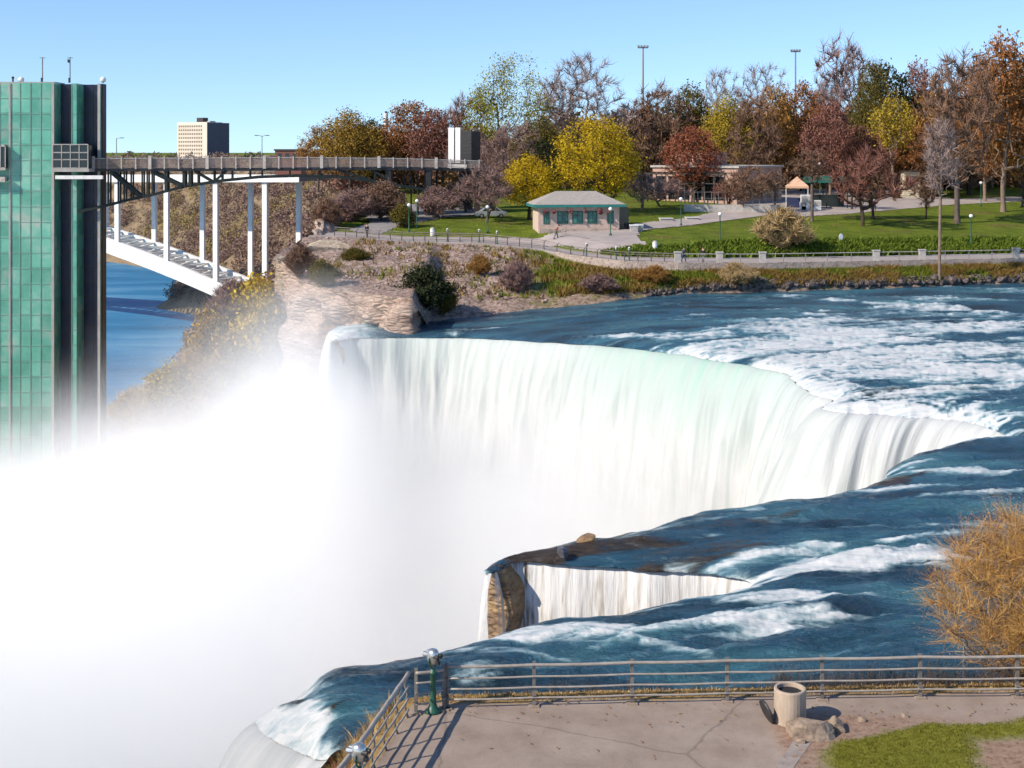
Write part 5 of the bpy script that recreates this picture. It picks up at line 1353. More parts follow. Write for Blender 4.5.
# concrete bin with its lid beside it
q=T(790,722); e=empty("concrete_bin",q,0,"round pale concrete bin standing at the edge of the terrace paving","bin")
MB().lathe((0,0,0),[(0.385,0),(0.40,0.03),(0.40,0.84),(0.385,0.87),(0.33,0.87),(0.32,0.855),(0.32,0.55)],28).build("drum",simple("tan_concrete",(0.46,0.36,0.275),(0.36,0.28,0.21),rough=0.9,scale=3,bump=0.3,bscale=60,stretch=(1,1,0.6)),e,smooth=False)
MB().lathe((0,0,0),[(0.318,0.66),(0.318,0.76),(0.30,0.775),(0.28,0.75)],20).build("liner",M_BLACKC,e)
c=q+Vector((-0.62,-0.02,0.27)); 
mt=Matrix.Rotation(math.radians(68),4,'Y')@Matrix.Rotation(math.radians(-14),4,'X')
lid=MB().lathe((0,0,0),[(0.30,0),(0.315,0.03),(0.30,0.06),(0.12,0.085),(0.03,0.09)],24,mat=mt).build("bin_lid",simple("black_rubber",(0.015,0.015,0.016),(0.03,0.03,0.03),rough=0.55,scale=6))
lid.location=c; tag(lid,"black round lid leaning against the left side of the concrete bin","bin lid")
def boulder(name,q,dim,seed,mat,lab=None,cat=None,grp=None,rz=0):
    bm=bmesh.new(); bmesh.ops.create_cube(bm,size=1); bmesh.ops.subdivide_edges(bm,edges=bm.edges[:],cuts=5,use_grid_fill=True)
    rr=random.Random(seed)
    planes=[(Vector((rr.uniform(-1,1),rr.uniform(-1,1),rr.uniform(-0.6,1))).normalized(),rr.uniform(0.36,0.6)) for _ in range(9)]
    for v in bm.verts:
        p=v.co
        for n,d in planes:
            t=p.dot(n)-d
            if t>0: p-=n*t
        nz=float(fbm(p.x*3+seed,p.y*3,p.z*3,oct=3,seed=seed))-0.5
        p+=p.normalized()*nz*0.06
        v.co=Vector((p.x*dim[0],p.y*dim[1],(p.z+0.45)*dim[2]))
    me=bpy.data.meshes.new(name); bm.to_mesh(me); bm.free(); me.materials.append(mat)
    o=bpy.data.objects.new(name,me); COL.objects.link(o); o.location=q; o.rotation_euler=(0,0,rz)
    return tag(o,lab,cat,grp)
M_ROCKF=rock_mat("tan_rock",[(0.12,0.09,0.065),(0.26,0.19,0.135),(0.33,0.25,0.18),(0.20,0.15,0.11)],2.2,band=False,bd=0.04)
boulder("rock",T(812,737)+Vector((0,0,-0.03)),(1.1,0.7,0.46),4,M_ROCKF,"large flat tan rock lying on bare soil right of the concrete bin","rock",rz=0.15)
boulder("rock",T(836,733)+Vector((0.02,0.1,-0.02)),(0.36,0.4,0.34),9,M_ROCKF,"small dark rock against the right end of the large flat rock","rock")
for i,(px,py,s,lab) in enumerate(((800,744,.14,"fist sized brown stone on soil below the flat rock, the left one"),(811,742,.12,"fist sized brown stone on soil below the flat rock, the right one"),(862,722,.13,"reddish stone on the path edge right of the rocks"),(905,718,.12,"small stone beside the path near the lawn"))):
    boulder("stone",T(px,py),(s*1.5,s,s),20+i,M_ROCKF,lab,"stone")
# driftwood and boulder on the rock tongue
q=Vector((*G(586,541),0)); q.z=float(zw(q.x,q.y))-0.05
boulder("rock",q+Vector((0,0,-0.1)),(0.75,0.6,0.42),31,M_WETROCK,"brown boulder with driftwood on the dark rock ledge between the two falls","rock")
q2=Vector((*G(563,553),0)); q2.z=float(zw(q2.x,q2.y))-0.05
boulder("rock",q2+Vector((0,0,-0.1)),(0.42,0.4,0.4),35,simple("grey_wet_rock",(0.10,0.10,0.12),(0.16,0.16,0.18),rough=0.5,scale=3),"small grey rock at the lip of the brown side fall","rock")
M_PALEROCK=rock_mat("pale_limestone",[(0.26,0.18,0.10),(0.50,0.38,0.25),(0.62,0.50,0.36),(0.38,0.28,0.18)],0.9,bd=0.15,crack=0.5)
boulder("rock_outcrop",Vector(((322-512)/F*153,153,-14.6)),(6.2,4.0,4.2),51,M_PALEROCK,"pale yellowish rock outcrop jutting below the left end of the promenade fence","rock",rz=0.4)
boulder("rock_outcrop",Vector(((287-512)/F*138,138.3,-14.8)),(2.2,2.4,3.6),57,M_PALEROCK,"square topped rock pillar at the left corner of the cliff","rock",rz=0.1)

M_LITTER=simple("fallen_leaf",(0.20,0.10,0.035),(0.34,0.20,0.08),rough=0.9)
lt=MB(); rl=random.Random(8)
for k in range(170):
    px,py=rl.uniform(430,1040),rl.uniform(703,770)
    if rl.random()<0.5: py=703+abs(rl.gauss(0,9))
    p=T(px,min(py,771)); a=rl.uniform(0,6.28); s=rl.uniform(0.025,0.055); d=Vector((math.cos(a),math.sin(a),0))*s; n=Vector((-d.y,d.x,0))*0.6
    lt.add([p-d+Vector((0,0,0.035)),p-n+Vector((0,0,0.04)),p+d+Vector((0,0,0.06)),p+n+Vector((0,0,0.045))],[(0,1,2,3)])
tag(lt.build("fallen_leaves",M_LITTER),kind='stuff')
# ================================================================ TREES
def foliage_mat(name,cols,rough=0.75,trans=0.25):
    m,nt,b=new_mat(name); L=nt.links.new
    a=nd(nt,"ShaderNodeAttribute",attribute_name="tone")
    r=ramp(nt,a.outputs['Fac'],[(i/(len(cols)-1),c) for i,c in enumerate(cols)])
    L(r.outputs[0],b.inputs['Base Color']); b.inputs['Roughness'].default_value=rough; b.inputs['Specular IOR Level'].default_value=0.15
    return m
def grow(seed,H,Wd,th,N=200,shape=1.0,lean=0.0,low=0.0,uneven=0.35,stems=1,wob=0.035):
    """skeleton of one tree: nodes, parents, radii"""
    r=np.random.default_rng(seed)
    nodes=[np.array([0,0,-0.2])]; par=[-1]
    tips=[]
    c0=th+(H-th)*0.5
    lob=r.normal(size=(7,3)); lob/=np.linalg.norm(lob,axis=1)[:,None]; amp=r.uniform(-uneven,uneven,7)
    while len(tips)<N:
        p=r.uniform(-1,1,3)
        d=np.linalg.norm(p)
        if d>1 or d<0.25: continue
        u=p/d; k=1+sum(amp[i]*max(0,u@lob[i])**3 for i in range(7))
        zz=p[2]
        wz_=1.0-(0.45*shape)*max(0,zz)-0.25*max(0,-zz)
        tips.append(np.array([p[0]*Wd/2*k*wz_+lean*(zz+1)*0.5*Wd, p[1]*Wd/2*k*wz_, c0+zz*(H-th)/2*(k if zz>0 else 1)]))
    # trunk(s)
    for s in range(stems):
        j=0; p=np.array([0,0,0.0]); ang=r.uniform(0,6.28)
        dirv=np.array([math.cos(ang)*0.35*(stems>1)+lean*0.3,math.sin(ang)*0.35*(stems>1),1.0])
        hmax=th+(H-th)*(0.5 if stems==1 else 0.3)
        z=0
        while z<hmax:
            step=H*0.05; dirv=dirv+np.r_[r.normal(0,wob,2),0]
            p=p+dirv/np.linalg.norm(dirv)*step; z=p[2]
            nodes.append(p.copy()); par.append(j); j=len(nodes)-1
    tips.sort(key=lambda t: np.hypot(t[0],t[1])*0.9+max(0,t[2]-th)*0.6)
    A=np.array(nodes)
    for t in tips:
        d=t-A; L=np.linalg.norm(d,axis=1)
        rise=d[:,2]/(L+1e-6)
        cost=L*(1+1.1*np.clip(0.25-rise,0,2)); cost[A[:,2]<th*0.75]+=H
        j=int(np.argmin(cost)); a=A[j]; n=max(1,int(L[j]/(H*0.05)))
        pj=j
        for s in range(1,n+1):
            f=s/n; q=a+(t-a)*f; q=q+np.array([0,0,-0.10*L[j]*math.sin(math.pi*f)*(1 if rise[j]<0.9 else 0)])+r.normal(0,0.018*L[j],3)*(s<n)
            nodes.append(q); par.append(pj); pj=len(nodes)-1
        A=np.array(nodes)
    A=np.array(nodes); par=np.array(par); cnt=np.zeros(len(A)); ch=np.bincount(par[par>=0],minlength=len(A))
    for i in range(len(A)-1,0,-1):
        if cnt[i]==0: cnt[i]=1
        cnt[par[i]]+=cnt[i]
    return A,par,cnt,ch
def limb_mesh(name,A,par,cnt,r0,mat,n=5,rmin=0.014,power=0.58,minc=0):
    tot=cnt[0]; R=np.maximum(r0*(cnt/tot)**power,rmin)
    R[0]=R[1]*1.5
    V=[];Q=[]
    for i in range(1,len(A)):
        if cnt[i]<minc: continue
        p,q=A[par[i]],A[i]; d=q-p; l=np.linalg.norm(d)
        if l<1e-5: continue
        d=d/l; ref=np.array([0,0,1.0]) if abs(d[2])<0.9 else np.array([1.0,0,0]); s=np.cross(d,ref); s/=np.linalg.norm(s); u=np.cross(s,d)
        b=len(V); ra=min(R[par[i]],R[i]*1.5); 
        for c,rr in ((p,ra),(q+d*R[i]*0.3,R[i])):
            for k in range(n):
                an=2*math.pi*k/n; V.append(c+(s*math.cos(an)+u*math.sin(an))*rr)
        for k in range(n): Q.append((b+k,b+(k+1)%n,b+n+(k+1)%n,b+n+k))
    return np.array(V),np.array(Q)
def twigs(seed,A,par,cnt,per,length,width,thr,up=0.5,spread=0.8):
    r=np.random.default_rng(seed); V=[];Q=[];tone=[]
    idx=np.where((cnt<=thr)&(np.arange(len(A))>3))[0]
    I=np.repeat(idx,per); n=len(I)
    base=A[I]+(A[par[I]]-A[I])*r.uniform(0,1,(n,1))
    od=A[I]-A[par[I]]; od/=np.linalg.norm(od,axis=1)[:,None]+1e-6
    d=od+r.normal(0,spread,(n,3))+np.array([0,0,up]); d/=np.linalg.norm(d,axis=1)[:,None]
    L=length*r.uniform(0.4,1.2,(n,1))
    mid=base+d*L*0.55+r.normal(0,0.08,(n,3))*L; d2=d+r.normal(0,0.35,(n,3))+np.array([0,0,up*0.5]); d2/=np.linalg.norm(d2,axis=1)[:,None]
    end=mid+d2*L*0.5
    s=np.cross(d,r.normal(size=(n,3))); s/=np.linalg.norm(s,axis=1)[:,None]; w=width*r.uniform(0.6,1.3,(n,1))
    V=np.stack([base-s*w,base+s*w,mid+s*w*0.7,mid-s*w*0.7,end+s*w*0.25,end-s*w*0.25],1).reshape(-1,3)
    k=np.arange(n)[:,None]*6
    Q=np.concatenate([k+np.array([[0,1,2,3]]),k+np.array([[3,2,4,5]])])
    t=np.repeat(np.clip(r.normal(0.5,0.22,n),0,1),6)
    return V,Q,t,end
def leaves(seed,C,per,rad,size,flat=0.5,tone_clump=None):
    r=np.random.default_rng(seed); n=len(C)*per
    c=np.repeat(C,per,0)+r.normal(0,rad,(n,3))*np.array([1,1,0.8])
    a=r.normal(size=(n,3)); a/=np.linalg.norm(a,axis=1)[:,None]; b=np.cross(a,r.normal(size=(n,3))); b/=np.linalg.norm(b,axis=1)[:,None]
    s=size*r.uniform(0.5,1.3,(n,1))
    V=np.stack([c-a*s,c+b*s*0.55,c+a*s,c-b*s*0.55],1).reshape(-1,3)
    Q=np.arange(n*4).reshape(-1,4)
    ct=np.repeat(r.uniform(0.15,0.85,len(C)),per)
    t=np.repeat(np.clip(ct*0.7+r.uniform(0,1,n)*0.35,0,1),4)
    return V,Q,t
class Proto: pass
def make_proto(name,seed,H,Wd,th,N,kind,r0=0.28,leaf=(8,0.5,0.24),twig=(5,1.1,0.028),shape=1.0,uneven=0.35,stems=1,lean=0.0,minc=2,wob=0.035):
    A,par,cnt,ch=grow(seed,H,Wd,th,N,shape,lean,uneven=uneven,stems=stems,wob=wob)
    pr=Proto(); pr.H=H; pr.W=Wd
    V,Q=limb_mesh(name,A,par,cnt,r0,None,minc=minc)
    me=bpy.data.meshes.new("trunk"); pr.trunk=me
    o=mesh_np("trunk",V,Q,M_BARKD); pr.trunk=o.data; bpy.data.objects.remove(o)
    parts=[]
    V1=np.zeros((0,3));Q1=np.zeros((0,4),int);t1=np.zeros(0)
    if kind in('bare','bud'):
        V1,Q1,t1,end=twigs(seed+5,A,par,cnt,twig[0],twig[1],twig[2],3)
        if kind=='bud':
            V2,Q2,t2=leaves(seed+6,end[::max(1,int(len(end)/ (len(end)*0.6)))],leaf[0],leaf[1],leaf[2]); Q1=np.r_[Q1,Q2+len(V1)]; V1=np.r_[V1,V2]; t1=np.r_[t1,t2]
    else:
        idx=np.where((cnt<=3)&(np.arange(len(A))>6))[0]
        V1,Q1,t1=leaves(seed+6,A[idx],leaf[0],leaf[1],leaf[2])
        V2,Q2,t2,end=twigs(seed+5,A,par,cnt,1,twig[1],twig[2],2); Q1=np.r_[Q1,Q2+len(V1)]; V1=np.r_[V1,V2]; t1=np.r_[t1,t2*0+0.1]
    o=mesh_np("crown",V1,Q1,M_BARKD,smooth=False,attrs={"tone":t1}); pr.crown=o.data; bpy.data.objects.remove(o)
    pr.nfaces=len(Q1)+len(Q); return pr
M_BARKD=simple("dark_bark",(0.045,0.032,0.026),(0.085,0.062,0.05),rough=0.95,scale=4,spec=0.1)
M_BARKP=simple("pale_bark",(0.26,0.19,0.145),(0.17,0.12,0.095),rough=0.95,scale=4,spec=0.1)
M_BARKG=simple("grey_bark",(0.15,0.115,0.10),(0.10,0.075,0.065),rough=0.95,scale=4,spec=0.1)
FM={
 'grey':foliage_mat("grey_twigs",[(0.17,0.125,0.115),(0.27,0.20,0.18),(0.37,0.28,0.25)]),
 'brown':foliage_mat("brown_twigs",[(0.10,0.055,0.036),(0.20,0.115,0.075),(0.30,0.18,0.12)]),
 'mauve':foliage_mat("mauve_twigs",[(0.15,0.09,0.08),(0.25,0.155,0.135),(0.35,0.23,0.20)]),
 'rust':foliage_mat("rust_buds",[(0.13,0.05,0.02),(0.25,0.105,0.035),(0.35,0.16,0.055)]),
 'orange':foliage_mat("orange_brown_buds",[(0.15,0.075,0.022),(0.28,0.14,0.036),(0.39,0.21,0.055)]),
 'maroon':foliage_mat("maroon_buds",[(0.12,0.05,0.04),(0.22,0.095,0.07),(0.31,0.15,0.11)]),
 'golden':foliage_mat("golden_brown_leaves",[(0.15,0.085,0.015),(0.27,0.16,0.025),(0.37,0.235,0.04)]),
 'red':foliage_mat("red_buds",[(0.14,0.040,0.022),(0.24,0.075,0.038),(0.32,0.12,0.06)]),
 'yellow':foliage_mat("yellow_leaves",[(0.25,0.155,0.004),(0.43,0.285,0.008),(0.54,0.39,0.02)]),
 'yolive':foliage_mat("yellow_olive_leaves",[(0.16,0.11,0.015),(0.30,0.21,0.02),(0.42,0.31,0.04)]),
 'ygreen':foliage_mat("yellow_green_leaves",[(0.11,0.10,0.008),(0.23,0.21,0.012),(0.35,0.30,0.03)]),
 'olive':foliage_mat("olive_leaves",[(0.055,0.045,0.010),(0.115,0.09,0.016),(0.19,0.14,0.028)]),
 'dgreen':foliage_mat("dark_green_needles",[(0.012,0.018,0.008),(0.028,0.036,0.013),(0.055,0.06,0.02)]),
 'straw':foliage_mat("straw_twigs",[(0.26,0.17,0.075),(0.40,0.28,0.13),(0.52,0.38,0.19)]),
 'amber':foliage_mat("amber_twigs",[(0.24,0.105,0.025),(0.47,0.25,0.07),(0.64,0.41,0.15)]),
}
PR={
 'bareA':make_proto('bareA',3,22,12,4,300,'bare',0.26,twig=(16,1.5,0.045),shape=0.2,uneven=0.45),
 'bareB':make_proto('bareB',8,20,15,4.5,320,'bare',0.36,twig=(18,1.5,0.050),shape=0.6,uneven=0.4),
 'bareC':make_proto('bareC',12,17,12,3,300,'bare',0.26,twig=(20,1.4,0.050),shape=0.8,uneven=0.35),
 'budA':make_proto('budA',21,17,12,3,280,'bud',0.30,leaf=(3,0.3,0.20),twig=(10,1.3,0.045),uneven=0.4),
 'budB':make_proto('budB',25,16,11,2.5,280,'bud',0.30,leaf=(3,0.3,0.20),twig=(10,1.2,0.045),shape=0.6,uneven=0.35),
 'leafA':make_proto('leafA',31,14,12,2.0,230,'leaf',0.32,leaf=(70,0.66,0.155),uneven=0.4),
 'leafB':make_proto('leafB',36,14,11,2.2,220,'leaf',0.30,leaf=(68,0.66,0.155),uneven=0.5,shape=0.7),
 'loose':make_proto('loose',41,20,12,3,300,'leaf',0.34,leaf=(48,0.78,0.165),uneven=0.55,shape=0.8),
 'dense':make_proto('dense',46,16,12,1.5,240,'leaf',0.34,leaf=(28,0.55,0.26),uneven=0.35,shape=0.8),
 'small':make_proto('small',51,7,6.5,1.6,150,'bare',0.20,twig=(16,0.9,0.035),uneven=0.4,stems=1,minc=1),
 'smallB':make_proto('smallB',57,7,7,1.8,150,'bare',0.22,twig=(16,0.9,0.035),uneven=0.4,stems=2,lean=0.12,minc=1),
 'youth':make_proto('youth',62,14,4.5,7,150,'bare',0.17,twig=(14,0.9,0.03),uneven=0.3,shape=0.5,minc=1,wob=0.006),
 'high':make_proto('high',64,16,9,7.5,200,'leaf',0.24,leaf=(20,0.6,0.22),uneven=0.45),
 'bush':make_proto('bush',66,4,5,0.3,110,'bud',0.10,leaf=(2,0.2,0.10),twig=(18,0.8,0.03),uneven=0.4,stems=4,minc=2),
 'bushL':make_proto('bushL',69,5,6,0.2,120,'leaf',0.12,leaf=(24,0.42,0.20),uneven=0.5,stems=4),
 'bushB':make_proto('bushB',74,5,6,0.3,150,'bare',0.12,twig=(22,1.0,0.035),uneven=0.4,stems=5,minc=2),
}
def plant(name,proto,base,height,width,fol,bark,lab,cat="tree",grp=None,rz=None):
    p=PR[proto]
    e=empty(name,base,random.uniform(0,6.28) if rz is None else rz,lab,cat,grp)
    e.scale=(width/p.W,width/p.W,height/p.H)
    for nm,me,m in (("trunk",p.trunk,bark),("crown",p.crown,FM[fol])):
        o=bpy.data.objects.new(nm,me); COL.objects.link(o); o.parent=e
        o.material_slots[0].link='OBJECT'; o.material_slots[0].material=m
    return e
def tree(px,top,Y,wpx,name,proto,fol,bark,lab,cat="tree",grp="trees of the park",basepy=None):
    b=ground(px,Y) if basepy is None else ground(px,None,basepy)
    Y=b.y; h=(HY-top)/F*Y-b.z
    return plant(name,proto,b-Vector((0,0,0.1)),h*1.0,wpx/F*Y,fol,bark,lab,cat,grp)
TREES=[
 # far belt behind
 (318,127,250,46,'bud_tree','budA','orange',M_BARKG,"low golden brown tree at the left end of the park trees, behind the walkway"),
 (350,106,236,76,'leafy_tree','leafB','golden',M_BARKD,"broad golden brown tree left of the white chimney stack"),
 (372,118,244,46,'leafy_tree','dense','dgreen',M_BARKD,"dark stand-in for the shaded side of the golden brown tree, just left of the white chimney stack"),  # dark foliage paints the shaded side of the golden brown tree
 (413,104,238,74,'bud_tree','budB','rust',M_BARKD,"round rust orange tree above the middle of the walkway"),
 (436,112,232,62,'bud_tree','budB','maroon',M_BARKD,"maroon tree left of the white lift house"),
 (462,98,246,56,'bare_tree','bareC','mauve',M_BARKG,"bare mauve tree behind the white lift house"),
 (497,72,242,74,'leafy_tree','loose','ygreen',M_BARKD,"tall yellow green tree standing above its neighbours against the sky"),
 (476,132,226,52,'bare_tree','bareC','mauve',M_BARKG,"pinkish brown bare tree between the lift house and the tall yellow green tree"),
 (537,112,232,64,'leafy_tree','leafB','olive',M_BARKD,"olive tree between the tall yellow green tree and the bright yellow one"),
 (545,138,214,52,'evergreen_tree','dense','dgreen',M_BARKD,"small dark evergreen between the two bright yellow trees"),
 (577,55,250,92,'bare_tree','bareA','grey',M_BARKG,"tall grey bare tree rising highest above the bright yellow trees"),
 (556,78,258,50,'bare_tree','bareA','grey',M_BARKG,"slimmer grey bare tree just left of the tallest bare tree"),
 (603,121,184,88,'leafy_tree','leafA','yellow',M_BARKD,"large bright yellow tree right behind the kiosk"),
 (529,152,181,68,'leafy_tree','leafB','yellow',M_BARKD,"smaller bright yellow tree left of the kiosk"),
 (630,98,252,76,'bare_tree','bareB','mauve',M_BARKG,"bare brown tree behind the right side of the large yellow tree"),
 (660,90,246,76,'bare_tree','bareC','brown',M_BARKG,"wide brown bare tree right of the taller floodlight mast"),
 (690,86,254,66,'bud_tree','budA','olive',M_BARKG,"olive brown tree left of the yellow olive tree over the flat roof"),
 (693,128,206,62,'bud_tree','budB','red',M_BARKP,"brick red tree in front of the pink park building"),
 (728,91,232,64,'leafy_tree','leafB','yolive',M_BARKD,"golden olive tree with a black trunk above the flat roof"),
 (716,68,262,44,'bare_tree','bareA','grey',M_BARKG,"thin bare treetop against the sky above the golden olive tree"),
 (757,64,264,56,'bare_tree','bareA','grey',M_BARKG,"bare treetop against the sky left of the shorter floodlight mast"),
 (750,100,228,60,'bare_tree','bareC','brown',M_BARKD,"brown bare tree right of the golden olive tree"),
 (775,88,236,64,'bud_tree','budA','orange',M_BARKD,"orange brown tree below the shorter floodlight mast"),
 (802,84,242,66,'bud_tree','budA','rust',M_BARKD,"rust brown tree right of the shorter floodlight mast"),
 (830,104,222,58,'bud_tree','budB','maroon',M_BARKP,"deep maroon tree with a pale trunk above the green shelter"),
 (848,46,264,74,'bare_tree','bareC','mauve',M_BARKP,"pale mauve bare tree crowning the skyline left of the dark green tree"),
 (826,74,262,48,'bare_tree','bareB','grey',M_BARKG,"grey bare tree between the shorter mast and the mauve skyline tree"),
 (882,62,246,76,'evergreen_tree','dense','dgreen',M_BARKD,"large dark green tree on the skyline right of the mauve one"),
 (870,74,238,40,'leafy_tree','loose','olive',M_BARKD,"olive green tree in front of the large dark green one"),
 (894,96,214,52,'leafy_tree','high','yolive',M_BARKP,"small yellow green crown on a thin pale trunk before the dark green tree"),
 (918,64,250,56,'bud_tree','budA','maroon',M_BARKD,"purplish tree on the skyline between the dark green tree and the big bare ones"),
 (905,120,228,66,'bud_tree','budA','rust',M_BARKD,"low rust tree behind the plaza"),
 (860,128,226,60,'bud_tree','budB','maroon',M_BARKD,"low dark maroon tree behind the green shelter"),
 (957,44,182,112,'bare_tree','bareB','brown',M_BARKG,"biggest brown bare tree, with a thick trunk flaring on the lawn"),
 (1003,38,196,100,'bud_tree','budA','rust',M_BARKP,"tall rust brown tree next to the right edge"),
 (985,70,214,80,'bare_tree','bareC','brown',M_BARKP,"brown bare tree behind and between the two biggest right hand trees"),
 (1024,60,205,80,'bud_tree','budB','orange',M_BARKD,"orange brown tree cut by the right edge of the view"),
 (940,92,236,70,'bud_tree','budB','orange',M_BARKD,"orange brown tree behind the biggest bare tree"),
 (968,104,232,84,'bud_tree','budA','orange',M_BARKD,"orange brown tree filling in behind the thick trunked bare tree"),
 (1003,112,226,84,'bud_tree','budB','rust',M_BARKD,"rust tree low behind the right hand pale trunks"),
 (928,134,226,62,'bare_tree','bareC','brown',M_BARKG,"low brown bare tree between plaza and thick trunked tree"),
 (884,130,228,50,'bud_tree','budB','orange',M_BARKD,"low orange brown tree under the dark green tree"),
 (1050,52,215,90,'bare_tree','bareB','brown',M_BARKD,"brown bare tree just beyond the right edge"),
 (508,126,216,64,'bare_tree','bareC','mauve',M_BARKG,"pinkish mauve bare tree between the lift house and the smaller yellow tree"),
 (486,168,178,62,'small_tree','smallB','mauve',M_BARKG,"low wide mauve bare tree on the lawn in front of the silver car"),
 # nearer small trees
 (466,178,192,58,'small_tree','small','mauve',M_BARKG,"small mauve bare tree on the lawn below the lift house"),
 (447,190,200,40,'small_tree','smallB','mauve',M_BARKG,"little pinkish bare tree left of the mauve one on the lawn"),
 (642,172,190,52,'small_tree','small','grey',M_BARKG,"small grey bare tree just right of the kiosk"),
 (660,180,196,48,'small_tree','smallB','mauve',M_BARKG,"spreading mauve bare tree between kiosk and red tree"),
 (746,168,188,58,'small_tree','smallB','brown',M_BARKP,"forked small bare tree with a pale trunk before the dark side of the park building"),
 (729,178,192,36,'small_tree','small','maroon',M_BARKD,"slender maroon tree in front of the pink wall"),
 (775,170,190,30,'small_tree','youth','brown',M_BARKG,"slim straight young tree left of the peach canopy"),
 (812,148,180,44,'small_tree','youth','brown',M_BARKG,"slim tree with a thin straight trunk at the lawn edge below the shelter"),
 (863,150,176,70,'small_tree','smallB','maroon',M_BARKD,"leaning dark forked tree with a maroon crown on the lawn"),
 (873,160,184,48,'small_tree','small','brown',M_BARKD,"dark straight little tree right behind the leaning forked tree"),
 (852,172,196,30,'small_tree','youth','brown',M_BARKD,"very thin young tree at the edge of the plaza"),
 (926,170,186,34,'small_tree','small','brown',M_BARKD,"small dark tree left of the biggest bare tree"),
 (939.5,118,147.2,42,'young_tree','youth','grey',M_BARKP,"slender pale young tree standing at the promenade railing"),
]
for a in TREES: tree(*a)
BUSH=[
 (783,210,None,62,'bush','bushB','straw',M_BARKP,"straw coloured bare shrub beside the promenade",252),
 (352,192,178,60,'bush','bushB','mauve',M_BARKG,"mauve brush below the walkway, at the left end of the promenade",None),
 (382,186,180,54,'bush','bush','brown',M_BARKG,"brown brush below the walkway pier, right of the mauve brush",None),
 (330,200,172,36,'bush','bushB','brown',M_BARKG,"brown shrub at the gorge edge beyond the promenade corner",None),
 (436,190,184,40,'bush','bush','mauve',M_BARKG,"reddish brown shrub at the foot of the right hand walkway pier",None),
 (404,205,172,26,'bush','bushL','olive',M_BARKG,"small olive bush where the drive passes under the walkway",None),
]
for px,top_,Y,w,name,pr_,fol,bark,lab,bpy_ in BUSH: tree(px,top_,Y,w,name,pr_,fol,bark,lab,"bush","bushes of the park",bpy_)
def bank_pt(px,py):
    """point of the bank or slope seen at (px,py)"""
    best=None
    for Y in np.arange(112,170,0.25):
        X=(px-512)/F*Y; z=float(land_z(X,Y)) if Y>float(Yb(X)) else -99
        e=abs(HY-F*z/Y-py)
        if best is None or e<best[0]: best=(e,X,Y,z)
    return Vector(best[1:])
for px,top_,bot,w,pr_,fol,lab in ((424,268,306,52,'bushL','dgreen',"dark green rounded bush on the pink rubble slope"),(446,284,312,26,'bushL','olive',"yellowish bush right of the dark green bush on the slope"),
  (517,264,292,36,'bushB','mauve',"purplish bare shrub on the green part of the slope"),(480,258,276,24,'bush','orange',"orange tinted low shrub on the upper slope"),(300,246,276,34,'bushB','brown',"bare brown shrub clinging to the cliff corner"),
  (322,268,292,30,'bush','olive',"low olive scrub along the top of the broken cliff"),(600,276,292,40,'bushB','mauve',"low purplish shrub on the river bank below the stone wall"),(655,268,284,36,'bush','orange',"tawny low shrub on the bank below the first pillar"),
  (355,250,262,30,'bush','olive',"thin olive scrub under the promenade fence"),(735,266,285,34,'bush','straw',"straw coloured tuft of scrub on the bank under the second pillar")):
    b=bank_pt(px,bot); h=(bot-top_)/F*b.y
    plant("bush",pr_,b-Vector((0,0,0.15)),h+0.2,w/F*b.y,fol,M_BARKG,lab,"bush","bushes on the river bank")
# gorge side bushes
def slope_hit(px,py):
    for Y in np.arange(140,330,0.5):
        x=(px-512)/F*Y
        if x>-26.5: continue
        z=(HY-py)/F*Y
        if z<=gorge_z(x,Y): return Vector((x,Y,z))
    return None
GB=[(252,352,66,72,'bushL','yellow',"bright yellow tree on the gorge side beside the cliff"),(272,392,58,74,'bushL','yellow',"olive yellow tree against the foot of the cliff"),
 (222,362,58,62,'bushL','golden',"golden tree on the gorge side left of the bright yellow one"),(242,400,62,66,'bushL','yolive',"ochre leaved tree half way down the gorge side"),(205,388,58,54,'bushB','straw',"bare tan tree above the bend of the blue river"),
 (214,424,62,60,'bushL','golden',"golden brown tree fading into the mist on the gorge side"),(178,408,54,46,'bushL','yolive',"yellowish bush above the blue river"),(160,428,58,50,'bushB','straw',"pale bare bush nearest the river, fading into the mist"),
 (128,442,56,50,'bushB','straw',"pale straw bush in the mist beside the tower"),(246,432,60,62,'bushB','straw',"bare grey tan bush low on the gorge side in the mist"),(276,428,54,60,'bushB','mauve',"mauve bare tree at the foot of the cliff"),
 (188,448,62,52,'bush','straw',"faint straw bush in the mist"),(232,318,44,38,'bushB','mauve',"bare mauve tree under the end of the bridge arch"),(214,336,40,36,'bushB','mauve',"small mauve bare tree at the bend of the river"),(278,318,40,44,'bush','brown',"brown shrub at the top of the gorge side"),
 (262,322,46,44,'bushL','yellow',"yellow tree touching the lower end of the bridge arch"),(288,402,40,60,'bushB','straw',"tan bare tree hugging the cliff face"),(150,456,60,46,'bush','golden',"tawny bush low in the mist right of the tower")]
for px,py,w,hp,pr_,fol,lab in GB:
    q=slope_hit(px,py)
    if q is None: continue
    plant("gorge_tree",pr_,q-Vector((0,0,0.4)),hp/F*q.y,w/F*q.y*1.1,fol,M_BARKG,lab,"tree","trees on the gorge side")

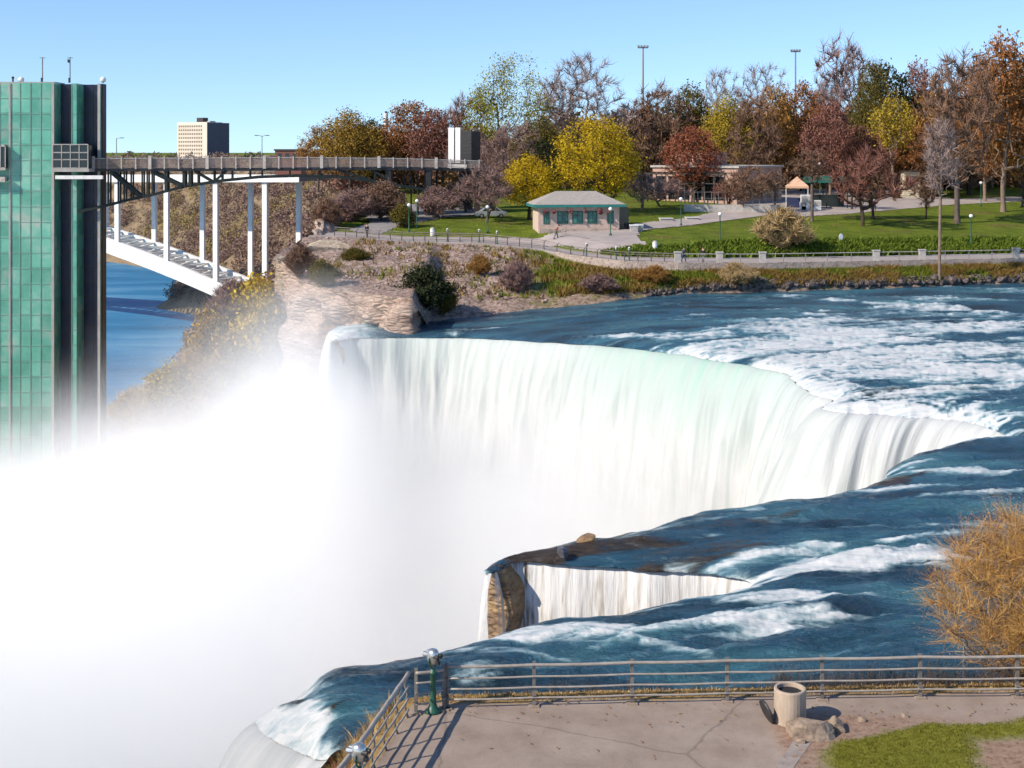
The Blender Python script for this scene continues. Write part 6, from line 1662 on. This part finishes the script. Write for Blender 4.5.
# ---- far wood on the gorge wall: one mass
def wood(name,pts,sizes,mat_tones,mat,per=46,seed=1,lf=(0.06,0.14)):
    r=np.random.default_rng(seed); V=[];Q=[];T_=[];n0=0
    for (x,y,z),s,tn in zip(pts,sizes,mat_tones):
        u=r.normal(size=(per,3)); u/=np.linalg.norm(u,axis=1)[:,None]; rad=r.uniform(0.35,1.0,(per,1))**0.5
        c=np.array([x,y,z+s*0.45])+u*rad*np.array([s*0.5,s*0.5,s*0.6])
        a=r.normal(size=(per,3)); a/=np.linalg.norm(a,axis=1)[:,None]; b=np.cross(a,r.normal(size=(per,3))); b/=np.linalg.norm(b,axis=1)[:,None]
        L=s*r.uniform(lf[0],lf[1],(per,1))
        V.append(np.stack([c-a*L,c+b*L*0.5,c+a*L,c-b*L*0.5],1).reshape(-1,3)); Q.append(n0+np.arange(per*4).reshape(-1,4)); n0+=per*4
        T_.append(np.repeat(np.clip(tn+r.normal(0,0.09,per),0,1),4))
    o=mesh_np(name,np.vstack(V),np.vstack(Q),mat,smooth=False,attrs={"tone":np.concatenate(T_)}); return tag(o,kind='stuff')
M_WOOD=foliage_mat("gorge_wood",[(0.18,0.115,0.10),(0.27,0.18,0.145),(0.30,0.205,0.155),(0.26,0.20,0.10),(0.32,0.245,0.08),(0.37,0.29,0.06)])  # tones lightened to carry haze over the far hillside
pts=[];sz=[];tn=[]
rr=np.random.default_rng(5)
while len(pts)<1900:
    y=rr.uniform(215,930); x=rr.uniform(-0.345*y,-25)
    px=512+F*x/y
    if px<60 or px>345: continue
    if y<330 and px>300: continue
    if y<290: continue
    z=gorge_z(x,y)
    if z<-62 or z>-7.5: continue
    if y<300 and rr.uniform()<0.5: continue
    pts.append((x,y,z-0.5)); sz.append(rr.uniform(4,8)*(1 if y>330 else 0.55)); tn.append(float(np.clip(0.25+0.75*(fbm(np.array([x*0.02]),np.array([y*0.02]),seed=71)[0]-0.42)*2.2+rr.normal(0,0.16),0,1)))
wood("gorge_wood",pts,sz,tn,M_WOOD,per=170,seed=2,lf=(0.04,0.10))
pts=[];sz=[];tn=[]
for k in range(150):
    y=rr.uniform(700,1100); px=rr.uniform(-60,420); x=(px-512)/F*y
    pts.append((x,y,-9)); sz.append(rr.uniform(5,8.5)); tn.append(rr.uniform(0,0.7))
wood("distant_wood",pts,sz,tn,foliage_mat("distant_trees",[(0.10,0.09,0.08),(0.13,0.11,0.085),(0.17,0.145,0.09),(0.13,0.14,0.075)]),per=100,seed=3)
# understorey behind the park trees, one mass
pts=[];sz=[];tn=[]
for k in range(330):
    y=rr.uniform(248,330); px=rr.uniform(345,1130); x=(px-512)/F*y
    pts.append((x,y,float(land_z(x,y)))); sz.append(rr.uniform(8,13)*(1.25 if px>560 else 0.95)); tn.append(float(np.clip(fbm(np.array([px*0.012]),np.array([y*0.02]),seed=75)[0]*1.4-0.25+rr.normal(0,0.1),0,1)))
wood("background_wood",pts,sz,tn,foliage_mat("background_trees",[(0.16,0.075,0.06),(0.25,0.145,0.10),(0.27,0.16,0.09),(0.20,0.13,0.045),(0.13,0.105,0.04)]),per=420,seed=4,lf=(0.028,0.062))

# ---- hedge bank, bank grass, shore rubble
def tufts(name,C,h,spread,width,mat,seed,per=7,kind='stuff'):
    r=np.random.default_rng(seed); C=np.repeat(np.array(C,float),per,0); n=len(C)
    hh=np.asarray(h)*np.ones(len(C)//per); hh=np.repeat(hh,per)[:,None]*r.uniform(0.55,1.25,(n,1))
    b=C+np.c_[r.normal(0,spread,(n,2)),np.zeros(n)]
    ln=r.normal(0,0.45,(n,2)); end=b+np.c_[ln*hh,hh[:,0]]; mid=(b+end)/2+np.c_[-ln*hh*0.12,hh[:,0]*0.06]
    a=r.uniform(0,6.28,n); s=np.c_[np.cos(a),np.sin(a),np.zeros(n)]*width*r.uniform(0.6,1.4,(n,1))
    V=np.stack([b-s,b+s,mid+s*0.8,mid-s*0.8,end+s*0.15,end-s*0.15],1).reshape(-1,3)
    k=np.arange(n)[:,None]*6; Q=np.concatenate([k+np.array([[0,1,2,3]]),k+np.array([[3,2,4,5]])])
    t=np.repeat(np.clip(r.normal(0.5,0.22,n),0,1),6)
    o=mesh_np(name,V,Q,mat,smooth=False,attrs={"tone":t})
    if kind: tag(o,kind=kind)
    return o
C=[];H=[]
for k in range(5200):
    px=rr.uniform(603,1070); X=promX(px) if False else (px-512)/F*150
    t=rr.uniform(6.4,11.5); 
    lim=np.interp(px,[603,640,760,1070],[7.5,10,11.5,11])
    if t>lim: continue
    Y=float(Yp(X))+t; C.append((X,Y,float(land_z(X,Y))-0.05)); H.append(0.75*(1-0.4*(px<700)))
hg=tufts("hedge",C,H,0.15,0.11,foliage_mat("hedge_leaves",[(0.05,0.075,0.010),(0.10,0.15,0.014),(0.17,0.21,0.02)]),7,per=5,kind=None)
tag(hg,"long low bank of green plants between the promenade and the lawn","hedge")
C=[];H=[];C2=[];H2=[]
for k in range(12000):
    X=rr.uniform(-20,66); u=rr.uniform(0.2,0.97); Y=float(Yb(X)+(Yp(X)-Yb(X))*u); z=float(land_z(X,Y))
    if Y/1>170: continue
    w=float(np.interp(X,[-20,0,4,14,30],[0.10,0.2,0.5,0.7,1.0]))
    if rr.uniform()>w: continue
    if fbm(np.array([X*0.3]),np.array([Y*0.5]),seed=81)[0]>0.52: C.append((X,Y,z)); H.append(0.45)
    else: C2.append((X,Y,z)); H2.append(0.6)
tufts("bank_grass",C,H,0.2,0.05,foliage_mat("bank_grass_green",[(0.06,0.08,0.010),(0.13,0.155,0.012),(0.20,0.20,0.03)]),8,per=6)
tufts("bank_weeds",C2,H2,0.2,0.05,foliage_mat("bank_weeds_ochre",[(0.09,0.05,0.016),(0.20,0.125,0.03),(0.32,0.22,0.06)]),9,per=6)
# rubble at the water's edge
ru=MB(); V=[];Fc=[]
def rubble(name,pts,mat,seed):
    r=np.random.default_rng(seed); V=[];Q=[];n0=0
    base=np.array([(-1,-1,-1),(1,-1,-1),(1,1,-1),(-1,1,-1),(-1,-1,1),(1,-1,1),(1,1,1),(-1,1,1)],float)
    fq=np.array([(0,3,2,1),(4,5,6,7),(0,1,5,4),(1,2,6,5),(2,3,7,6),(3,0,4,7)])
    for x,y,z,s in pts:
        q=base*r.uniform(0.55,1.15,(8,3))*np.array([s*1.25,s,s*0.75])*0.5
        a=r.uniform(0,6.28); ca,sa=math.cos(a),math.sin(a); tl=r.normal(0,0.3)
        q=np.c_[q[:,0]*ca-q[:,1]*sa,q[:,0]*sa+q[:,1]*ca,q[:,2]+tl*q[:,0]]
        V.append(q+np.array([x,y,z])); Q.append(fq+n0); n0+=8
    o=mesh_np(name,np.vstack(V),np.vstack(Q),mat,smooth=False); return tag(o,kind='stuff')
pts=[]
for k in range(900):
    X=rr.uniform(14,70); u=rr.uniform(-0.02,0.2); Y=float(Yb(X)+(Yp(X)-Yb(X))*u)+0.9; z=max(float(land_z(X,Y)),float(zw(X,Y))+0.1)
    pts.append((X,Y,z+0.05,rr.uniform(0.3,0.95)*(0.6 if X<20 else 1)))
rubble("shore_rubble",pts,rock_mat("shore_rock",[(0.035,0.026,0.024),(0.10,0.075,0.068),(0.20,0.155,0.14),(0.07,0.05,0.045)],1.2,band=False),12)
pts=[]
for k in range(1200):
    X=rr.uniform(-24.5,8); u=rr.uniform(0.03,0.95)**0.9; Y=float(Yb(X)+(Yp(X)-Yb(X))*u); z=float(land_z(X,Y))
    if fbm(np.array([X*0.25]),np.array([Y*0.3]),seed=83)[0]<0.44+0.18*(X>-1): continue
    pts.append((X,Y,z+0.0,rr.uniform(0.12,0.38)))
rubble("slope_rubble",pts,rock_mat("pink_rubble",[(0.16,0.10,0.08),(0.36,0.25,0.20),(0.52,0.40,0.34),(0.30,0.21,0.17)],0.9,band=False),13)

# ================================================================ NEAR PLANTS
def twig_bush(name,seed,base,H,Wd,Dp,fol,lab,cat,N=260,per=16,tl=0.55,tw=0.006,stems=5,leafs=(1,0.05,0.018),r0=0.09,lean=0.0):
    A,par,cnt,ch=grow(seed,H,Wd,H*0.04,N,0.5,lean,uneven=0.5,stems=stems)
    A=A*np.array([1,Dp/Wd,1])
    e=empty(name,base,0,lab,cat)
    V,Q=limb_mesh(name,A,par,cnt,r0,None,n=5,rmin=0.007,power=0.55,minc=1)
    mesh_np("stems",V,Q,M_BARKD,parent=e)
    V1,Q1,t1,end=twigs(seed+1,A,par,cnt,per,tl,tw,4,up=0.35,spread=0.85)
    if leafs[0]:
        V2,Q2,t2=leaves(seed+2,end,leafs[0],leafs[1],leafs[2]); Q1=np.r_[Q1,Q2+len(V1)]; V1=np.r_[V1,V2]; t1=np.r_[t1,t2]
    mesh_np("crown",V1,Q1,FM[fol],parent=e,smooth=False,attrs={"tone":t1}); return e
b=Vector(((1026-512)/F*36.6,36.6,-15.2))
twig_bush("twiggy_bush",101,b,4.8,4.5,3.2,'amber',"large amber twiggy bush leaning over the terrace railing at the right edge","bush",N=950,per=19,tl=0.8,tw=0.0045,lean=0.0)
def blades(name,C,h,mat,seed,per,spread,width,lab=None,cat=None):
    o=tufts(name,C,h,spread,width,mat,seed,per,kind=None if lab else 'stuff')
    if lab: tag(o,lab,cat)
    return o
FM['drygrass']=foliage_mat("dry_grass",[(0.20,0.12,0.04),(0.38,0.25,0.10),(0.55,0.40,0.20)])
FM['redstem']=foliage_mat("red_stems",[(0.10,0.02,0.018),(0.20,0.05,0.04),(0.28,0.12,0.09)])
FM['darkstem']=foliage_mat("dark_stems",[(0.035,0.024,0.018),(0.08,0.055,0.04),(0.15,0.11,0.08)])
C=[]
def tz(x,y):
    i=int(np.clip((y-22)/0.085,0,tZ.shape[0]-1)); j=int(np.clip((x+8)/0.085,0,tZ.shape[1]-1)); return float(tZ[i,j])
for k in range(150):
    y=rr.uniform(32.2,34.6); x=float(xleft(y))-rr.uniform(0.45,1.7); C.append((x,y,tz(x,y)-0.03))
blades("dry_grass_clump",C,0.38,FM['drygrass'],31,9,0.09,0.010,"tussock of straw coloured grass on the bank outside the left railing","grass clump")
C=[]
for k in range(150):
    y=rr.uniform(27.5,30.2); x=float(xleft(y))-rr.uniform(0.3,1.5); C.append((x,y,tz(x,y)-0.03))
blades("red_stemmed_shrub",C,0.55,FM['redstem'],32,10,0.12,0.007,"red stemmed shrub outside the left railing at the lower edge","shrub")
C=[];H=[]
for k in range(520):
    x=rr.uniform(-1.8,15.5); y=float(yback(x))+rr.uniform(0.05,0.9)
    wgt=float(np.interp(x,[-2,6,8.5,15],[0.12,0.2,0.9,1.0]))
    if rr.uniform()>wgt: continue
    C.append((x,y,tz(x,y)-0.03)); H.append(rr.uniform(0.25,0.75)*(0.6 if x<7 else 1))
blades("bank_stems",C,H,FM['darkstem'],33,8,0.10,0.006)
C=[]
for k in range(9000):
    px=rr.uniform(780,1060); py=rr.uniform(716,772); q=T(px,py); 
    j=int((q.x+8)/0.085); i=int((q.y-22)/0.085)
    if 0<=i<tX.shape[0] and 0<=j<tX.shape[1] and rr.uniform()<lawn[i,j]**1.2*(0.35+0.65*nn[i,j]*1.3): C.append((q.x,q.y,float(tZ[i,j])-0.01))
blades("grass",C,0.038,foliage_mat("lawn_blades",[(0.08,0.075,0.010),(0.15,0.155,0.015),(0.24,0.21,0.04)]),34,4,0.03,0.008)
C=[]
for k in range(2600):
    x=rr.uniform(-2.4,16); y=float(yback(x))-rr.uniform(-0.2,0.45); C.append((x,y,tz(x,y)-0.01))
blades("verge_grass",C,0.07,FM['drygrass'],35,3,0.04,0.008)
